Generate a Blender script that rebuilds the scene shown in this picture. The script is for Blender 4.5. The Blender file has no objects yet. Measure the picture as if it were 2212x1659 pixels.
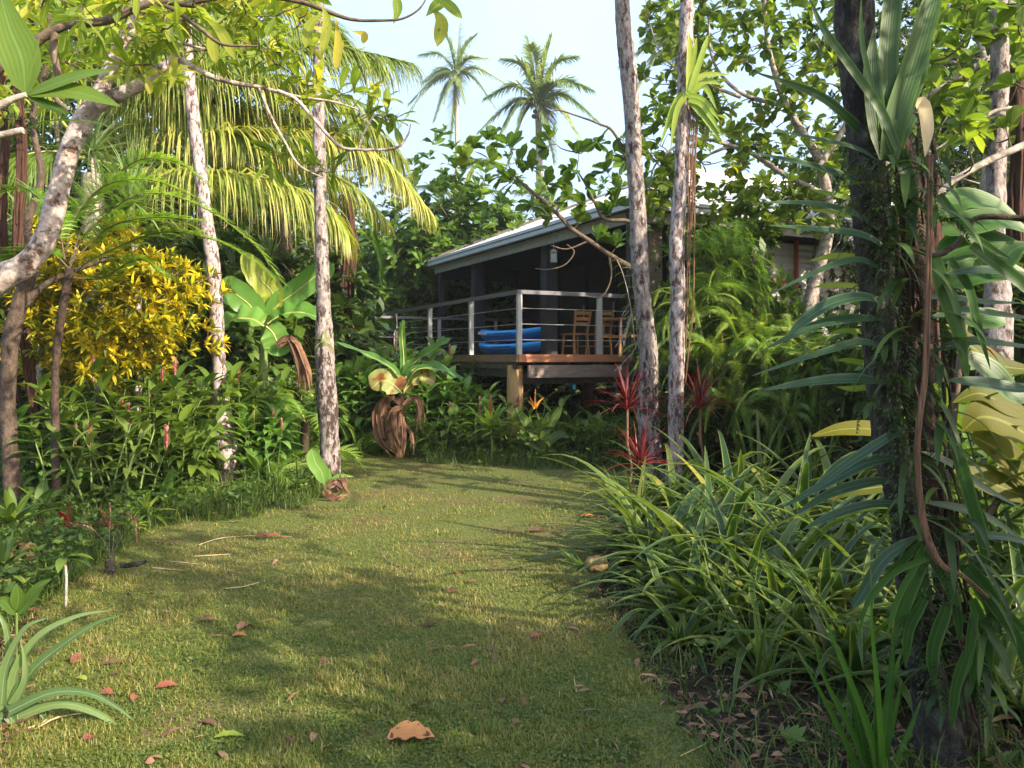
import bpy, math, random
import numpy as np
rng = np.random.default_rng(11)
S = bpy.context.scene
COL = S.collection
# ------------------------------------------------------------------ camera, world, sun
F = 1736.; HX = 1106.; HY = 775.; CZ = 1.5           # focal length / horizon in a 2212 px wide frame
cam = bpy.data.objects.new('camera', bpy.data.cameras.new('camera')); COL.objects.link(cam)
cam.location = (0, 0, CZ); cam.rotation_euler = (math.pi/2, 0, 0)
cam.data.sensor_width = 36; cam.data.lens = 36*F/2212; cam.data.shift_y = -(829.5-HY)/2212
cam.data.clip_end = 2000; cam.data.clip_start = .05
S.camera = cam
SUN = np.array([.70, -.52, .50]); SUN /= np.linalg.norm(SUN)
w = bpy.data.worlds.new('World'); S.world = w; w.use_nodes = True
nt = w.node_tree; sky = nt.nodes.new('ShaderNodeTexSky'); sky.sky_type = 'NISHITA'; sky.sun_disc = False
sky.sun_elevation = math.asin(SUN[2]); sky.sun_rotation = math.atan2(SUN[0], SUN[1]); sky.air_density = 1.0; sky.dust_density = 9.0; sky.ozone_density = .6
veil = nt.nodes.new('ShaderNodeMix'); veil.data_type = 'RGBA'; veil.inputs[0].default_value = .58; veil.inputs[7].default_value = (1.95, 2.75, 4.0, 1)   # thin bright cloud veil
cn = nt.nodes.new('ShaderNodeTexNoise'); cn.inputs['Scale'].default_value = 3.2; cn.inputs['Detail'].default_value = 5; ctc = nt.nodes.new('ShaderNodeTexCoord'); nt.links.new(ctc.outputs['Generated'], cn.inputs['Vector'])
cr = nt.nodes.new('ShaderNodeMapRange'); cr.inputs[1].default_value = .38; cr.inputs[2].default_value = .62; cr.inputs[3].default_value = .42; cr.inputs[4].default_value = .8; nt.links.new(cn.outputs[0], cr.inputs[0]); nt.links.new(cr.outputs[0], veil.inputs[0])
nt.links.new(sky.outputs[0], veil.inputs[6]); nt.links.new(veil.outputs[2], nt.nodes['Background'].inputs[0]); nt.nodes['Background'].inputs[1].default_value = .15
sl = bpy.data.lights.new('sun', 'SUN'); sl.energy = 3.9; sl.angle = math.radians(.55); sl.color = (1, .86, .66)
so = bpy.data.objects.new('sun', sl); COL.objects.link(so)
from mathutils import Vector
so.rotation_euler = Vector(SUN).to_track_quat('Z', 'Y').to_euler(); so.location = (20, -20, 30)
S.view_settings.view_transform = 'Standard'; S.view_settings.look = 'None'; S.view_settings.gamma = 1
S.view_settings.exposure = 1.75
S.render.engine = 'CYCLES'
S.cycles.max_bounces = 8; S.cycles.diffuse_bounces = 3; S.cycles.transmission_bounces = 5; S.cycles.glossy_bounces = 2

def P(px, py, Y): return np.array([(px-HX)/F*Y, Y, CZ-(py-HY)/F*Y])
def G(px, Y): return np.array([(px-HX)/F*Y, Y, 0.])
A = np.array
HAZE = True
# ------------------------------------------------------------------ materials
def nodes(m):
    m.use_nodes = True; n = m.node_tree; n.nodes.clear(); return n, n.nodes, n.links
def ramp(N, stops, inter='LINEAR'):
    r = N.new('ShaderNodeValToRGB'); r.color_ramp.interpolation = inter
    e = r.color_ramp.elements
    while len(e) < len(stops): e.new(.5)
    for x, (p, c) in zip(e, stops): x.position = p; x.color = tuple(c)+(1,)
    return r
def mixc(N, L, fac, a, b, mode='MIX'):
    x = N.new('ShaderNodeMix'); x.data_type = 'RGBA'; x.blend_type = mode
    for s, v in ((0, fac), (6, a), (7, b)):
        if hasattr(v, 'links'): L.new(v, x.inputs[s])
        elif s == 0: x.inputs[0].default_value = v
        else: x.inputs[s].default_value = tuple(v)+(1,)
    return x.outputs[2]
def mth(N, L, op, a, b=0., c=0., clamp=False):
    x = N.new('ShaderNodeMath'); x.operation = op; x.use_clamp = clamp
    for i, v in enumerate((a, b, c)):
        if hasattr(v, 'links'): L.new(v, x.inputs[i])
        else: x.inputs[i].default_value = v
    return x.outputs[0]
def leaf_mat(name, stops, trans=.4, rough=.42, rib=None, edge=None, spots=None, tip=None, tcol=(1.5, 1.5, .6), ribw=.08):
    m = bpy.data.materials.new(name); n, N, L = nodes(m)
    at = N.new('ShaderNodeAttribute'); at.attribute_name = 'lf'
    sp = N.new('ShaderNodeSeparateXYZ'); L.new(at.outputs['Vector'], sp.inputs[0])
    oi = N.new('ShaderNodeObjectInfo')
    t = mth(N, L, 'ADD', sp.outputs[0], mth(N, L, 'MULTIPLY_ADD', oi.outputs['Random'], .16, -.08))
    tc = N.new('ShaderNodeTexCoord')
    nz = N.new('ShaderNodeTexNoise'); nz.inputs['Scale'].default_value = 14; nz.inputs['Detail'].default_value = 3
    L.new(tc.outputs['Object'], nz.inputs['Vector'])
    t = mth(N, L, 'ADD', t, mth(N, L, 'MULTIPLY_ADD', nz.outputs[0], .3, -.15))
    r = ramp(N, stops); L.new(t, r.inputs[0]); c = r.outputs[0]
    ab = mth(N, L, 'ABSOLUTE', sp.outputs[2])
    if tip:
        k = mth(N, L, 'SMOOTH_MIN', mth(N, L, 'MULTIPLY_ADD', mth(N, L, 'ADD', sp.outputs[1], mth(N, L, 'MULTIPLY', nz.outputs[0], .3)), 4., -3.9, clamp=True), 1., .1)
        c = mixc(N, L, k, c, tip)
    if edge: c = mixc(N, L, mth(N, L, 'MULTIPLY_ADD', ab, 5., -3.6, clamp=True), c, edge)
    if rib: c = mixc(N, L, mth(N, L, 'MULTIPLY', mth(N, L, 'LESS_THAN', ab, ribw), .7), c, rib)
    if spots:
        nz2 = N.new('ShaderNodeTexNoise'); nz2.inputs['Scale'].default_value = spots[1]; L.new(tc.outputs['Object'], nz2.inputs['Vector'])
        c = mixc(N, L, mth(N, L, 'MULTIPLY_ADD', nz2.outputs[0], 12., -12*spots[2], clamp=True), c, spots[0])
    pr = N.new('ShaderNodeBsdfPrincipled'); L.new(c, pr.inputs['Base Color']); pr.inputs['Roughness'].default_value = rough
    pr.inputs['Specular IOR Level'].default_value = .32
    bp = N.new('ShaderNodeBump'); bp.inputs['Strength'].default_value = .12; bp.inputs['Distance'].default_value = .0015
    wv = mth(N, L, 'SINE', mth(N, L, 'MULTIPLY', sp.outputs[2], 26.)); L.new(mth(N, L, 'ADD', wv, nz.outputs[0]), bp.inputs['Height']); L.new(bp.outputs[0], pr.inputs['Normal'])
    tr = N.new('ShaderNodeBsdfTranslucent'); L.new(mixc(N, L, 1., c, tcol, 'MULTIPLY'), tr.inputs[0])
    mx = N.new('ShaderNodeMixShader'); mx.inputs[0].default_value = trans
    L.new(pr.outputs[0], mx.inputs[1]); L.new(tr.outputs[0], mx.inputs[2])
    o = N.new('ShaderNodeOutputMaterial'); L.new(mx.outputs[0], o.inputs[0]); return m
def surf(name, stops, scale=(1, 1, 1), ns=8, det=6, rough=.85, bump=.4, bd=.02, dark=None, dth=.55, ds=3, spec=.3, metal=0, coord='Object', nrough=.62, zmoss=None):
    m = bpy.data.materials.new(name); n, N, L = nodes(m)
    tc = N.new('ShaderNodeTexCoord'); mp = N.new('ShaderNodeMapping'); mp.inputs['Scale'].default_value = scale
    L.new(tc.outputs[coord], mp.inputs[0])
    nz = N.new('ShaderNodeTexNoise'); nz.inputs['Scale'].default_value = ns; nz.inputs['Detail'].default_value = det; nz.inputs['Roughness'].default_value = nrough
    L.new(mp.outputs[0], nz.inputs['Vector'])
    r = ramp(N, stops); L.new(nz.outputs[0], r.inputs[0]); c = r.outputs[0]; h = nz.outputs[0]
    if dark:
        n2 = N.new('ShaderNodeTexNoise'); n2.inputs['Scale'].default_value = ds; n2.inputs['Detail'].default_value = 8; n2.inputs['Roughness'].default_value = .7
        L.new(mp.outputs[0], n2.inputs['Vector'])
        src = n2.outputs[0]
        if zmoss:
            sz = N.new('ShaderNodeSeparateXYZ'); L.new(tc.outputs[coord], sz.inputs[0])
            src = mth(N, L, 'ADD', src, mth(N, L, 'MULTIPLY', mth(N, L, 'MULTIPLY_ADD', sz.outputs[2], -2., 2.*zmoss[0], clamp=True), zmoss[1]))
        k = mth(N, L, 'MULTIPLY_ADD', src, 14., -14*dth, clamp=True)
        c = mixc(N, L, k, c, dark); h = mth(N, L, 'SUBTRACT', h, mth(N, L, 'MULTIPLY', k, .5))
    pr = N.new('ShaderNodeBsdfPrincipled'); L.new(c, pr.inputs['Base Color']); pr.inputs['Roughness'].default_value = rough
    pr.inputs['Specular IOR Level'].default_value = spec; pr.inputs['Metallic'].default_value = metal
    if bump:
        bp = N.new('ShaderNodeBump'); bp.inputs['Strength'].default_value = bump; bp.inputs['Distance'].default_value = bd
        L.new(h, bp.inputs['Height']); L.new(bp.outputs[0], pr.inputs['Normal'])
    o = N.new('ShaderNodeOutputMaterial'); L.new(pr.outputs[0], o.inputs[0]); return m
M = {}
M['green'] = leaf_mat('leaf_green', [(0, (.03, .065, .012)), (.5, (.075, .135, .018)), (1, (.16, .23, .03))], rib=(.12, .2, .05))
M['dark'] = leaf_mat('leaf_dark', [(0, (.018, .04, .01)), (.6, (.045, .085, .016)), (1, (.1, .16, .028))], rough=.5, trans=.3)
M['almond'] = leaf_mat('leaf_almond', [(0, (.03, .07, .015)), (.6, (.09, .165, .025)), (.93, (.19, .27, .04)), (.97, (.45, .22, .03)), (1, (.4, .12, .02))], trans=.4, rough=.35, rib=(.16, .25, .07))
M['lime'] = leaf_mat('leaf_lime', [(0, (.1, .17, .02)), (.5, (.2, .3, .035)), (1, (.38, .42, .07))], trans=.5, rib=(.35, .4, .12))
M['mango'] = leaf_mat('leaf_yellowgreen', [(0, (.09, .15, .02)), (.55, (.2, .28, .035)), (.85, (.36, .36, .05)), (1, (.55, .38, .05))], trans=.5, rib=(.4, .4, .12), spots=((.16, .1, .02), 30, .66))
M['palm'] = leaf_mat('leaf_palm', [(0, (.08, .14, .025)), (.45, (.2, .26, .05)), (.8, (.38, .38, .1)), (1, (.6, .48, .16))], trans=.4, rough=.38, tip=(.4, .26, .07))
M['farpalm'] = leaf_mat('leaf_far_palm', [(0, (.14, .2, .1)), (.6, (.22, .3, .14)), (1, (.4, .44, .22))], trans=.4, rough=.4)  # leaf colour lightened to imitate veiling glare on the far palms
M['croton'] = leaf_mat('leaf_croton', [(0, (.05, .1, .01)), (.3, (.14, .18, .012)), (.45, (.45, .37, .015)), (.85, (.68, .53, .02)), (1, (.64, .26, .02))], trans=.3, rib=(.62, .48, .04), spots=((.1, .13, .01), 22, .6), tcol=(1.2, 1.2, .6))
M['fern'] = leaf_mat('leaf_fern', [(0, (.05, .12, .02)), (.5, (.12, .23, .03)), (1, (.24, .36, .06))], trans=.45)
M['fernpale'] = leaf_mat('leaf_fern_pale', [(0, (.06, .13, .02)), (.5, (.17, .27, .05)), (1, (.36, .42, .12))], trans=.45)
M['banana'] = leaf_mat('leaf_banana', [(0, (.06, .15, .03)), (.5, (.12, .26, .05)), (1, (.2, .34, .08))], trans=.45, rough=.32, rib=(.4, .48, .2), ribw=.05)
M['bananaold'] = leaf_mat('leaf_banana_spotted', [(0, (.14, .2, .05)), (.5, (.24, .28, .09)), (1, (.4, .34, .14))], trans=.4, rough=.45, rib=(.5, .5, .25), spots=((.26, .09, .03), 6, .52), tip=(.32, .13, .05))
M['glow'] = leaf_mat('leaf_glowing', [(0, (.06, .09, .005)), (1, (.17, .16, .005))], trans=.6, rough=.55, rib=(.3, .32, .06), spots=((.2, .1, .01), 9, .66))  # backlit glow put into a saturated yellow leaf colour
M['dead'] = leaf_mat('leaf_dead', [(0, (.07, .035, .02)), (.5, (.17, .09, .05)), (1, (.3, .17, .1))], trans=.15, rough=.7, tcol=(1, .7, .5), spots=((.08, .035, .02), 9, .56))
M['fallen'] = leaf_mat('leaf_fallen', [(0, (.13, .04, .03)), (.5, (.26, .085, .045)), (1, (.42, .19, .06))], trans=.1, rough=.6, tcol=(1, .7, .5), spots=((.1, .03, .02), 35, .6))
M['red'] = leaf_mat('leaf_red', [(0, (.05, .01, .012)), (.5, (.15, .02, .022)), (1, (.26, .05, .04))], trans=.35, rough=.3, tcol=(1.5, .5, .4), rib=(.26, .06, .06))
M['pine'] = leaf_mat('leaf_pineapple', [(0, (.022, .055, .015)), (.55, (.055, .105, .024)), (.88, (.14, .19, .035)), (1, (.36, .28, .05))], trans=.4, rough=.33, edge=(.2, .24, .07))
M['deepgreen'] = leaf_mat('leaf_deep_green', [(0, (.015, .05, .01)), (1, (.05, .13, .02))], trans=.35, rough=.42, rib=(.06, .12, .03), edge=(.08, .15, .03))
M['canopy'] = leaf_mat('leaf_canopy', [(0, (.045, .085, .015)), (.5, (.12, .19, .025)), (.9, (.25, .31, .04)), (.95, (.45, .24, .03)), (1, (.4, .12, .02))], trans=.5, rough=.42, rib=(.2, .27, .07))
M['shaded_humus'] = surf('bed_humus_shaded', [(.3, (.012, .009, .007)), (.55, (.035, .026, .018)), (.75, (.075, .055, .035))], ns=45, bump=1, bd=.03, rough=.95, spec=.1)  # dark bed soil, its near black tone also standing in for shade
M['iris'] = leaf_mat('leaf_iris', [(0, (.02, .065, .01)), (1, (.07, .17, .02))], trans=.45, rough=.42, tip=(.3, .22, .08), rib=(.1, .2, .04))
M['orchid'] = leaf_mat('leaf_orchid', [(0, (.02, .055, .022)), (1, (.055, .11, .04))], trans=.25, rough=.42, edge=(.07, .12, .07), rib=(.08, .13, .09), tcol=(1.4, 1.5, .4))
M['pandan'] = leaf_mat('leaf_strap', [(0, (.05, .1, .035)), (1, (.17, .25, .09))], trans=.35, rough=.35, rib=(.25, .3, .14))
M['grass'] = leaf_mat('grass_blade', [(0, (.055, .1, .02)), (.38, (.12, .16, .028)), (.6, (.19, .2, .04)), (.86, (.26, .22, .07)), (1, (.34, .27, .12))], trans=.35, rough=.5)
M['weed'] = leaf_mat('weed', [(0, (.03, .06, .015)), (.6, (.07, .125, .022)), (1, (.17, .22, .05))], trans=.4, rough=.45)
M['pink'] = leaf_mat('petal_pink', [(0, (.35, .07, .08)), (.6, (.5, .17, .16)), (1, (.6, .36, .3))], trans=.3, rough=.5, tcol=(1, .8, .8), tip=(.65, .42, .36))
M['orange'] = leaf_mat('petal_orange', [(0, (.6, .17, .02)), (1, (.7, .32, .04))], trans=.3, rough=.5, tcol=(1, .8, .5))
M['straw'] = leaf_mat('straw', [(0, (.3, .2, .1)), (1, (.6, .48, .28))], trans=.1, rough=.7, tcol=(1, .8, .6))
M['pale'] = surf('bark_pale', [(.3, (.1, .06, .05)), (.42, (.24, .18, .165)), (.52, (.36, .31, .31)), (.7, (.46, .42, .42))], scale=(1, 1, .4), ns=26, dark=(.1, .05, .04), dth=.52, ds=20, bump=1, bd=.02, nrough=.75)
M['palerough'] = surf('bark_lichen', [(.3, (.07, .045, .04)), (.45, (.2, .16, .15)), (.6, (.34, .3, .29)), (.8, (.44, .41, .37))], scale=(1, 1, .45), ns=24, dark=(.05, .03, .025), dth=.535, ds=15, bump=1, bd=.03, nrough=.75, zmoss=(1.7, .055))
M['bough'] = surf('bark_bough', [(.3, (.15, .1, .08)), (.45, (.36, .28, .25)), (.6, (.52, .44, .41)), (.8, (.58, .53, .49))], ns=22, nrough=.72, dark=(.12, .06, .04), dth=.56, ds=9, bump=.9, bd=.02)
M['brown'] = surf('bark_brown', [(.3, (.035, .024, .018)), (.6, (.1, .07, .05)), (.8, (.16, .12, .09))], scale=(1, 1, .6), ns=22, bump=1, bd=.03)
M['twig'] = surf('bark_twig', [(.3, (.05, .035, .025)), (.6, (.14, .1, .07)), (.8, (.3, .26, .2))], ns=30, bump=.6, bd=.01)
M['grey'] = surf('bark_grey', [(.3, (.14, .11, .09)), (.55, (.34, .29, .25)), (.8, (.5, .46, .4))], ns=18, dark=(.08, .05, .04), dth=.6, ds=6, bump=.8)
M['darkbark'] = surf('bark_dark', [(.32, (.01, .008, .007)), (.48, (.04, .034, .028)), (.6, (.09, .085, .07)), (.72, (.2, .2, .17))], scale=(1, 1, .55), ns=34, nrough=.75, dark=(.014, .01, .008), dth=.56, ds=8, bump=1, bd=.03)
M['redfib'] = surf('fibre_red', [(.3, (.02, .01, .007)), (.55, (.075, .032, .02)), (.8, (.15, .07, .04))], scale=(6, 6, .5), ns=9, bump=1, bd=.04)
M['stem'] = surf('stem_green', [(.3, (.07, .12, .03)), (.7, (.16, .22, .06))], ns=12, bump=.2, rough=.5)
M['rachis'] = surf('rachis', [(.3, (.22, .24, .06)), (.7, (.42, .4, .14))], ns=8, bump=.1, rough=.5)
M['stalk'] = surf('dry_stalk', [(.35, (.07, .035, .022)), (.65, (.22, .12, .07))], scale=(8, 8, .4), ns=12, bump=.6, bd=.01)
M['fibre'] = surf('rootlets', [(.3, (.02, .013, .01)), (.7, (.08, .05, .035))], ns=25, bump=1, bd=.02)
M['litfascia'] = surf('deck_fascia_sunlit', [(.3, (.36, .14, .07)), (.7, (.5, .2, .1))], scale=(.5, .5, 8), ns=6, bump=.15, rough=.55)  # brighter orange copy of the fascia brown, sunlight put into the colour
M['deck'] = surf('deck_board', [(.3, (.16, .09, .055)), (.7, (.26, .16, .1))], scale=(1, 1, 4), ns=6, bump=.15, rough=.6)
M['beam'] = surf('beam_weathered', [(.3, (.16, .12, .1)), (.7, (.26, .2, .17))], scale=(.6, .6, 5), ns=7, bump=.3, rough=.8, dark=(.09, .065, .055), dth=.66, ds=6)
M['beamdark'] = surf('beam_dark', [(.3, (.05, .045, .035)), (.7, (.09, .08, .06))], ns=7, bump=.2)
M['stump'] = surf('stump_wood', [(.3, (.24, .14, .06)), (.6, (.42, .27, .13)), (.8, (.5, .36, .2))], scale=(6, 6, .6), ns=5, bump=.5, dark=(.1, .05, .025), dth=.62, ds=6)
M['rail'] = surf('rail_paint', [(.3, (.09, .09, .1)), (.7, (.14, .14, .16))], ns=5, bump=.05, rough=.4, spec=.5)
M['post'] = surf('post_grey', [(.3, (.3, .3, .3)), (.7, (.4, .4, .4))], ns=6, bump=.1, rough=.55)
M['wire'] = surf('wire_steel', [(.3, (.5, .48, .44)), (.7, (.6, .57, .52))], ns=5, bump=0, rough=.35, metal=.6)
M['gutter'] = surf('gutter_metal', [(.3, (.42, .46, .5)), (.7, (.48, .52, .56))], ns=3, bump=0, rough=.35, spec=.5)
M['barge'] = surf('beam_under_gutter', [(.3, (.24, .24, .22)), (.7, (.32, .32, .29))], ns=5, bump=.1, rough=.6)
M['inner'] = surf('verandah_dark', [(.3, (.007, .008, .012)), (.7, (.011, .012, .018))], ns=4, bump=.05, rough=.7)  # near black so the deep verandah shadow sits in the colour
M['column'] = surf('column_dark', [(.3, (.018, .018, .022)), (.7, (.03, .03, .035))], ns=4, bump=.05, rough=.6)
M['galv'] = surf('galvanised', [(.3, (.5, .48, .47)), (.7, (.62, .6, .59))], ns=4, bump=.05, rough=.45, metal=.25, dark=(.4, .34, .3), dth=.66, ds=3)
M['roofm'] = surf('roof_metal', [(.3, (.62, .58, .56)), (.7, (.74, .7, .68))], ns=2, bump=0, rough=.45, dark=(.5, .42, .36), dth=.62, ds=1.5)
M['blue'] = surf('kayak_blue', [(.3, (.015, .3, .8)), (.7, (.02, .34, .86))], ns=3, bump=0, rough=.3, spec=.5)
M['bluedk'] = surf('kayak_hull', [(.3, (.008, .09, .3)), (.7, (.01, .11, .36))], ns=3, bump=0, rough=.4)
M['white'] = surf('white_print', [(.3, (.75, .77, .8)), (.7, (.8, .8, .8))], ns=3, bump=0)
M['black'] = surf('black_print', [(.3, (.01, .01, .015)), (.7, (.02, .02, .03))], ns=3, bump=0)
M['chair'] = surf('chair_timber', [(.3, (.3, .15, .06)), (.7, (.46, .25, .11))], scale=(6, 6, .8), ns=5, bump=.1, rough=.5)
M['pipe'] = surf('pipe_black', [(.3, (.022, .02, .02)), (.7, (.035, .032, .03))], ns=5, bump=0, rough=.4)
M['lamp'] = surf('lantern_metal', [(.3, (.3, .3, .26)), (.7, (.42, .42, .36))], ns=5, bump=0, rough=.5)
M['glass'] = surf('lantern_glass', [(.3, (.3, .32, .28)), (.7, (.38, .4, .35))], ns=5, bump=0, rough=.15)
M['cyan'] = surf('cyan_tag', [(.3, (.02, .45, .6)), (.7, (.05, .6, .7))], ns=5, bump=0, rough=.4)
M['redwood'] = surf('red_frame', [(.3, (.3, .08, .04)), (.7, (.42, .12, .06))], ns=5, bump=.1, rough=.5)
M['fruit'] = surf('pineapple_skin', [(.3, (.06, .08, .04)), (.6, (.2, .13, .05)), (.8, (.35, .2, .06))], ns=40, bump=.8, bd=.01)
# ground
def ground_mat():
    m = bpy.data.materials.new('soil_and_turf'); n, N, L = nodes(m)
    tc = N.new('ShaderNodeTexCoord')
    a = N.new('ShaderNodeTexNoise'); a.inputs['Scale'].default_value = 1.1; a.inputs['Detail'].default_value = 6; L.new(tc.outputs['Object'], a.inputs['Vector'])
    b = N.new('ShaderNodeTexNoise'); b.inputs['Scale'].default_value = 60; b.inputs['Detail'].default_value = 5; L.new(tc.outputs['Object'], b.inputs['Vector'])
    r1 = ramp(N, [(.3, (.05, .06, .02)), (.6, (.11, .125, .035)), (.75, (.17, .14, .06))]); L.new(b.outputs[0], r1.inputs[0])
    c = mixc(N, L, mth(N, L, 'MULTIPLY_ADD', a.outputs[0], 4, -1.9, clamp=True), r1.outputs[0], (.12, .085, .045))
    p = N.new('ShaderNodeBsdfPrincipled'); L.new(c, p.inputs[0]); p.inputs['Roughness'].default_value = .95; p.inputs['Specular IOR Level'].default_value = .1
    bp = N.new('ShaderNodeBump'); bp.inputs['Strength'].default_value = .8; bp.inputs['Distance'].default_value = .02; L.new(b.outputs[0], bp.inputs['Height']); L.new(bp.outputs[0], p.inputs['Normal'])
    o = N.new('ShaderNodeOutputMaterial'); L.new(p.outputs[0], o.inputs[0]); return m
M['soil'] = ground_mat()
# ------------------------------------------------------------------ mesh builder
def unit(a):
    a = np.asarray(a, float); return a/np.maximum(np.linalg.norm(a, axis=-1, keepdims=True), 1e-9)
class MB:
    def __init__(s): s.v = []; s.a = []; s.q = []; s.t = []; s.qm = []; s.tm = []; s.n = 0
    def add(s, V, Fa, lf=None, mi=0):
        V = np.asarray(V, float).reshape(-1, 3); Fa = np.asarray(Fa, int)
        s.v.append(V); s.a.append(np.full((len(V), 3), .5) if lf is None else np.asarray(lf, float).reshape(-1, 3))
        if Fa.shape[1] == 4: s.q.append(Fa+s.n); s.qm.append(np.full(len(Fa), mi))
        else: s.t.append(Fa+s.n); s.tm.append(np.full(len(Fa), mi))
        s.n += len(V)
    def build(s, name, mats, parent=None, smooth=True, off=None):
        if not isinstance(mats, (list, tuple)): mats = [mats]
        V = np.concatenate(s.v); me = bpy.data.meshes.new(name)
        if off is not None: V = V-np.asarray(off)
        Q = np.concatenate(s.q) if s.q else np.zeros((0, 4), int); T = np.concatenate(s.t) if s.t else np.zeros((0, 3), int)
        me.vertices.add(len(V)); me.vertices.foreach_set('co', V.ravel())
        nl = Q.size+T.size; me.loops.add(nl); me.loops.foreach_set('vertex_index', np.concatenate([Q.ravel(), T.ravel()]))
        me.polygons.add(len(Q)+len(T))
        me.polygons.foreach_set('loop_start', np.concatenate([np.arange(len(Q))*4, Q.size+np.arange(len(T))*3]))
        mi = np.concatenate((s.qm if s.qm else [])+(s.tm if s.tm else [])) if (s.qm or s.tm) else np.zeros(0)
        me.polygons.foreach_set('material_index', mi.astype(int))
        me.polygons.foreach_set('use_smooth', np.full(len(Q)+len(T), bool(smooth)))
        at = me.attributes.new('lf', 'FLOAT_VECTOR', 'POINT'); at.data.foreach_set('vector', np.concatenate(s.a).ravel())
        me.update(calc_edges=True)
        for m in mats: me.materials.append(M[m] if isinstance(m, str) else m)
        o = bpy.data.objects.new(name, me); COL.objects.link(o)
        if parent is not None: o.parent = parent
        return o
def spline(pts, n):
    p = np.asarray(pts, float)
    if len(p) == 2: return p[0]+(p[1]-p[0])*np.linspace(0, 1, n)[:, None]
    q = np.vstack([2*p[0]-p[1], p, 2*p[-1]-p[-2]]); out = []
    for u in np.linspace(0, len(p)-1-1e-6, n):
        i = int(u); t = u-i; a, b, c, d = q[i:i+4]
        out.append(.5*((2*b)+(c-a)*t+(2*a-5*b+4*c-d)*t*t+(3*b-a-3*c+d)*t**3))
    return A(out)
def tube(mb, pts, r, n=8, mi=0, noise=0, cap=True, tint=.5, rg=rng):
    p = np.asarray(pts, float); k = len(p); r = np.broadcast_to(np.asarray(r, float), (k,)) if np.ndim(r) == 0 or len(r) == k else np.interp(np.linspace(0, 1, k), np.linspace(0, 1, len(r)), r)
    t = unit(np.gradient(p, axis=0)); up = A([0, 0, 1.]) if abs(t[0, 2]) < .9 else A([1., 0, 0])
    s = unit(np.cross(t, up)); b = np.cross(s, t); ang = np.linspace(0, 2*np.pi, n, endpoint=False)
    rr = r[:, None]*(1+(rg.normal(0, noise, (k, n)) if noise else 0))
    V = p[:, None]+rr[..., None]*(np.cos(ang)[None, :, None]*s[:, None]+np.sin(ang)[None, :, None]*b[:, None])
    i = np.arange(k-1)[:, None]*n; j = np.arange(n)[None]; j2 = (j+1) % n
    Fq = np.stack([i+j, i+j2, i+n+j2, i+n+j], -1).reshape(-1, 4)
    mb.add(V, Fq, None if tint == .5 else np.full((k*n, 3), tint), mi)
    if cap:
        for e, c in ((0, p[0]), (k-1, p[-1])):
            VV = np.vstack([V[e], c[None]]); f = np.stack([np.arange(n), (np.arange(n)+1) % n, np.full(n, n)], -1)
            if e == 0: f = f[:, ::-1]
            mb.add(VV, f, None, mi)
def box(mb, c, size, ux=(1, 0, 0), uy=(0, 1, 0), uz=(0, 0, 1), mi=0):
    c = np.asarray(c, float); ux, uy, uz = [unit(x)*s/2 for x, s in zip((ux, uy, uz), size)]
    V = [c+a*ux+b*uy+d*uz for d in (-1, 1) for b in (-1, 1) for a in (-1, 1)]
    mb.add(V, [[0, 2, 3, 1], [4, 5, 7, 6], [0, 1, 5, 4], [2, 6, 7, 3], [0, 4, 6, 2], [1, 3, 7, 5]], None, mi)
def bar(mb, a, b, w, h, up=(0, 0, 1), mi=0):
    a = np.asarray(a, float); b = np.asarray(b, float); d = b-a; L = np.linalg.norm(d); d = unit(d)
    s = unit(np.cross(d, up)); u = np.cross(s, d); box(mb, (a+b)/2, (L, w, h), d, s, u, mi)
PROF = {'lance': lambda t: np.sin(np.pi*np.clip(t, 0, 1)**.8)**.8+.03, 'strap': lambda t: np.minimum(1, (1-t)*3.2)**.8*(.72+.28*np.minimum(1, t*5))*(1-.25*t)+.01,
        'taper': lambda t: (1-t)**.75*(1-.1*t)+.015, 'obov': lambda t: np.clip(np.sin(np.pi*t**1.55), 0, 1)**.75+.04, 'pad': lambda t: np.clip(1-(2*t-1)**4, 0, 1)**.8+.02,
        'banana': lambda t: np.clip(1-(2*np.clip((t-.06)/.94, 0, 1)-1)**4, 0, 1)**.7+.03}
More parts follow.
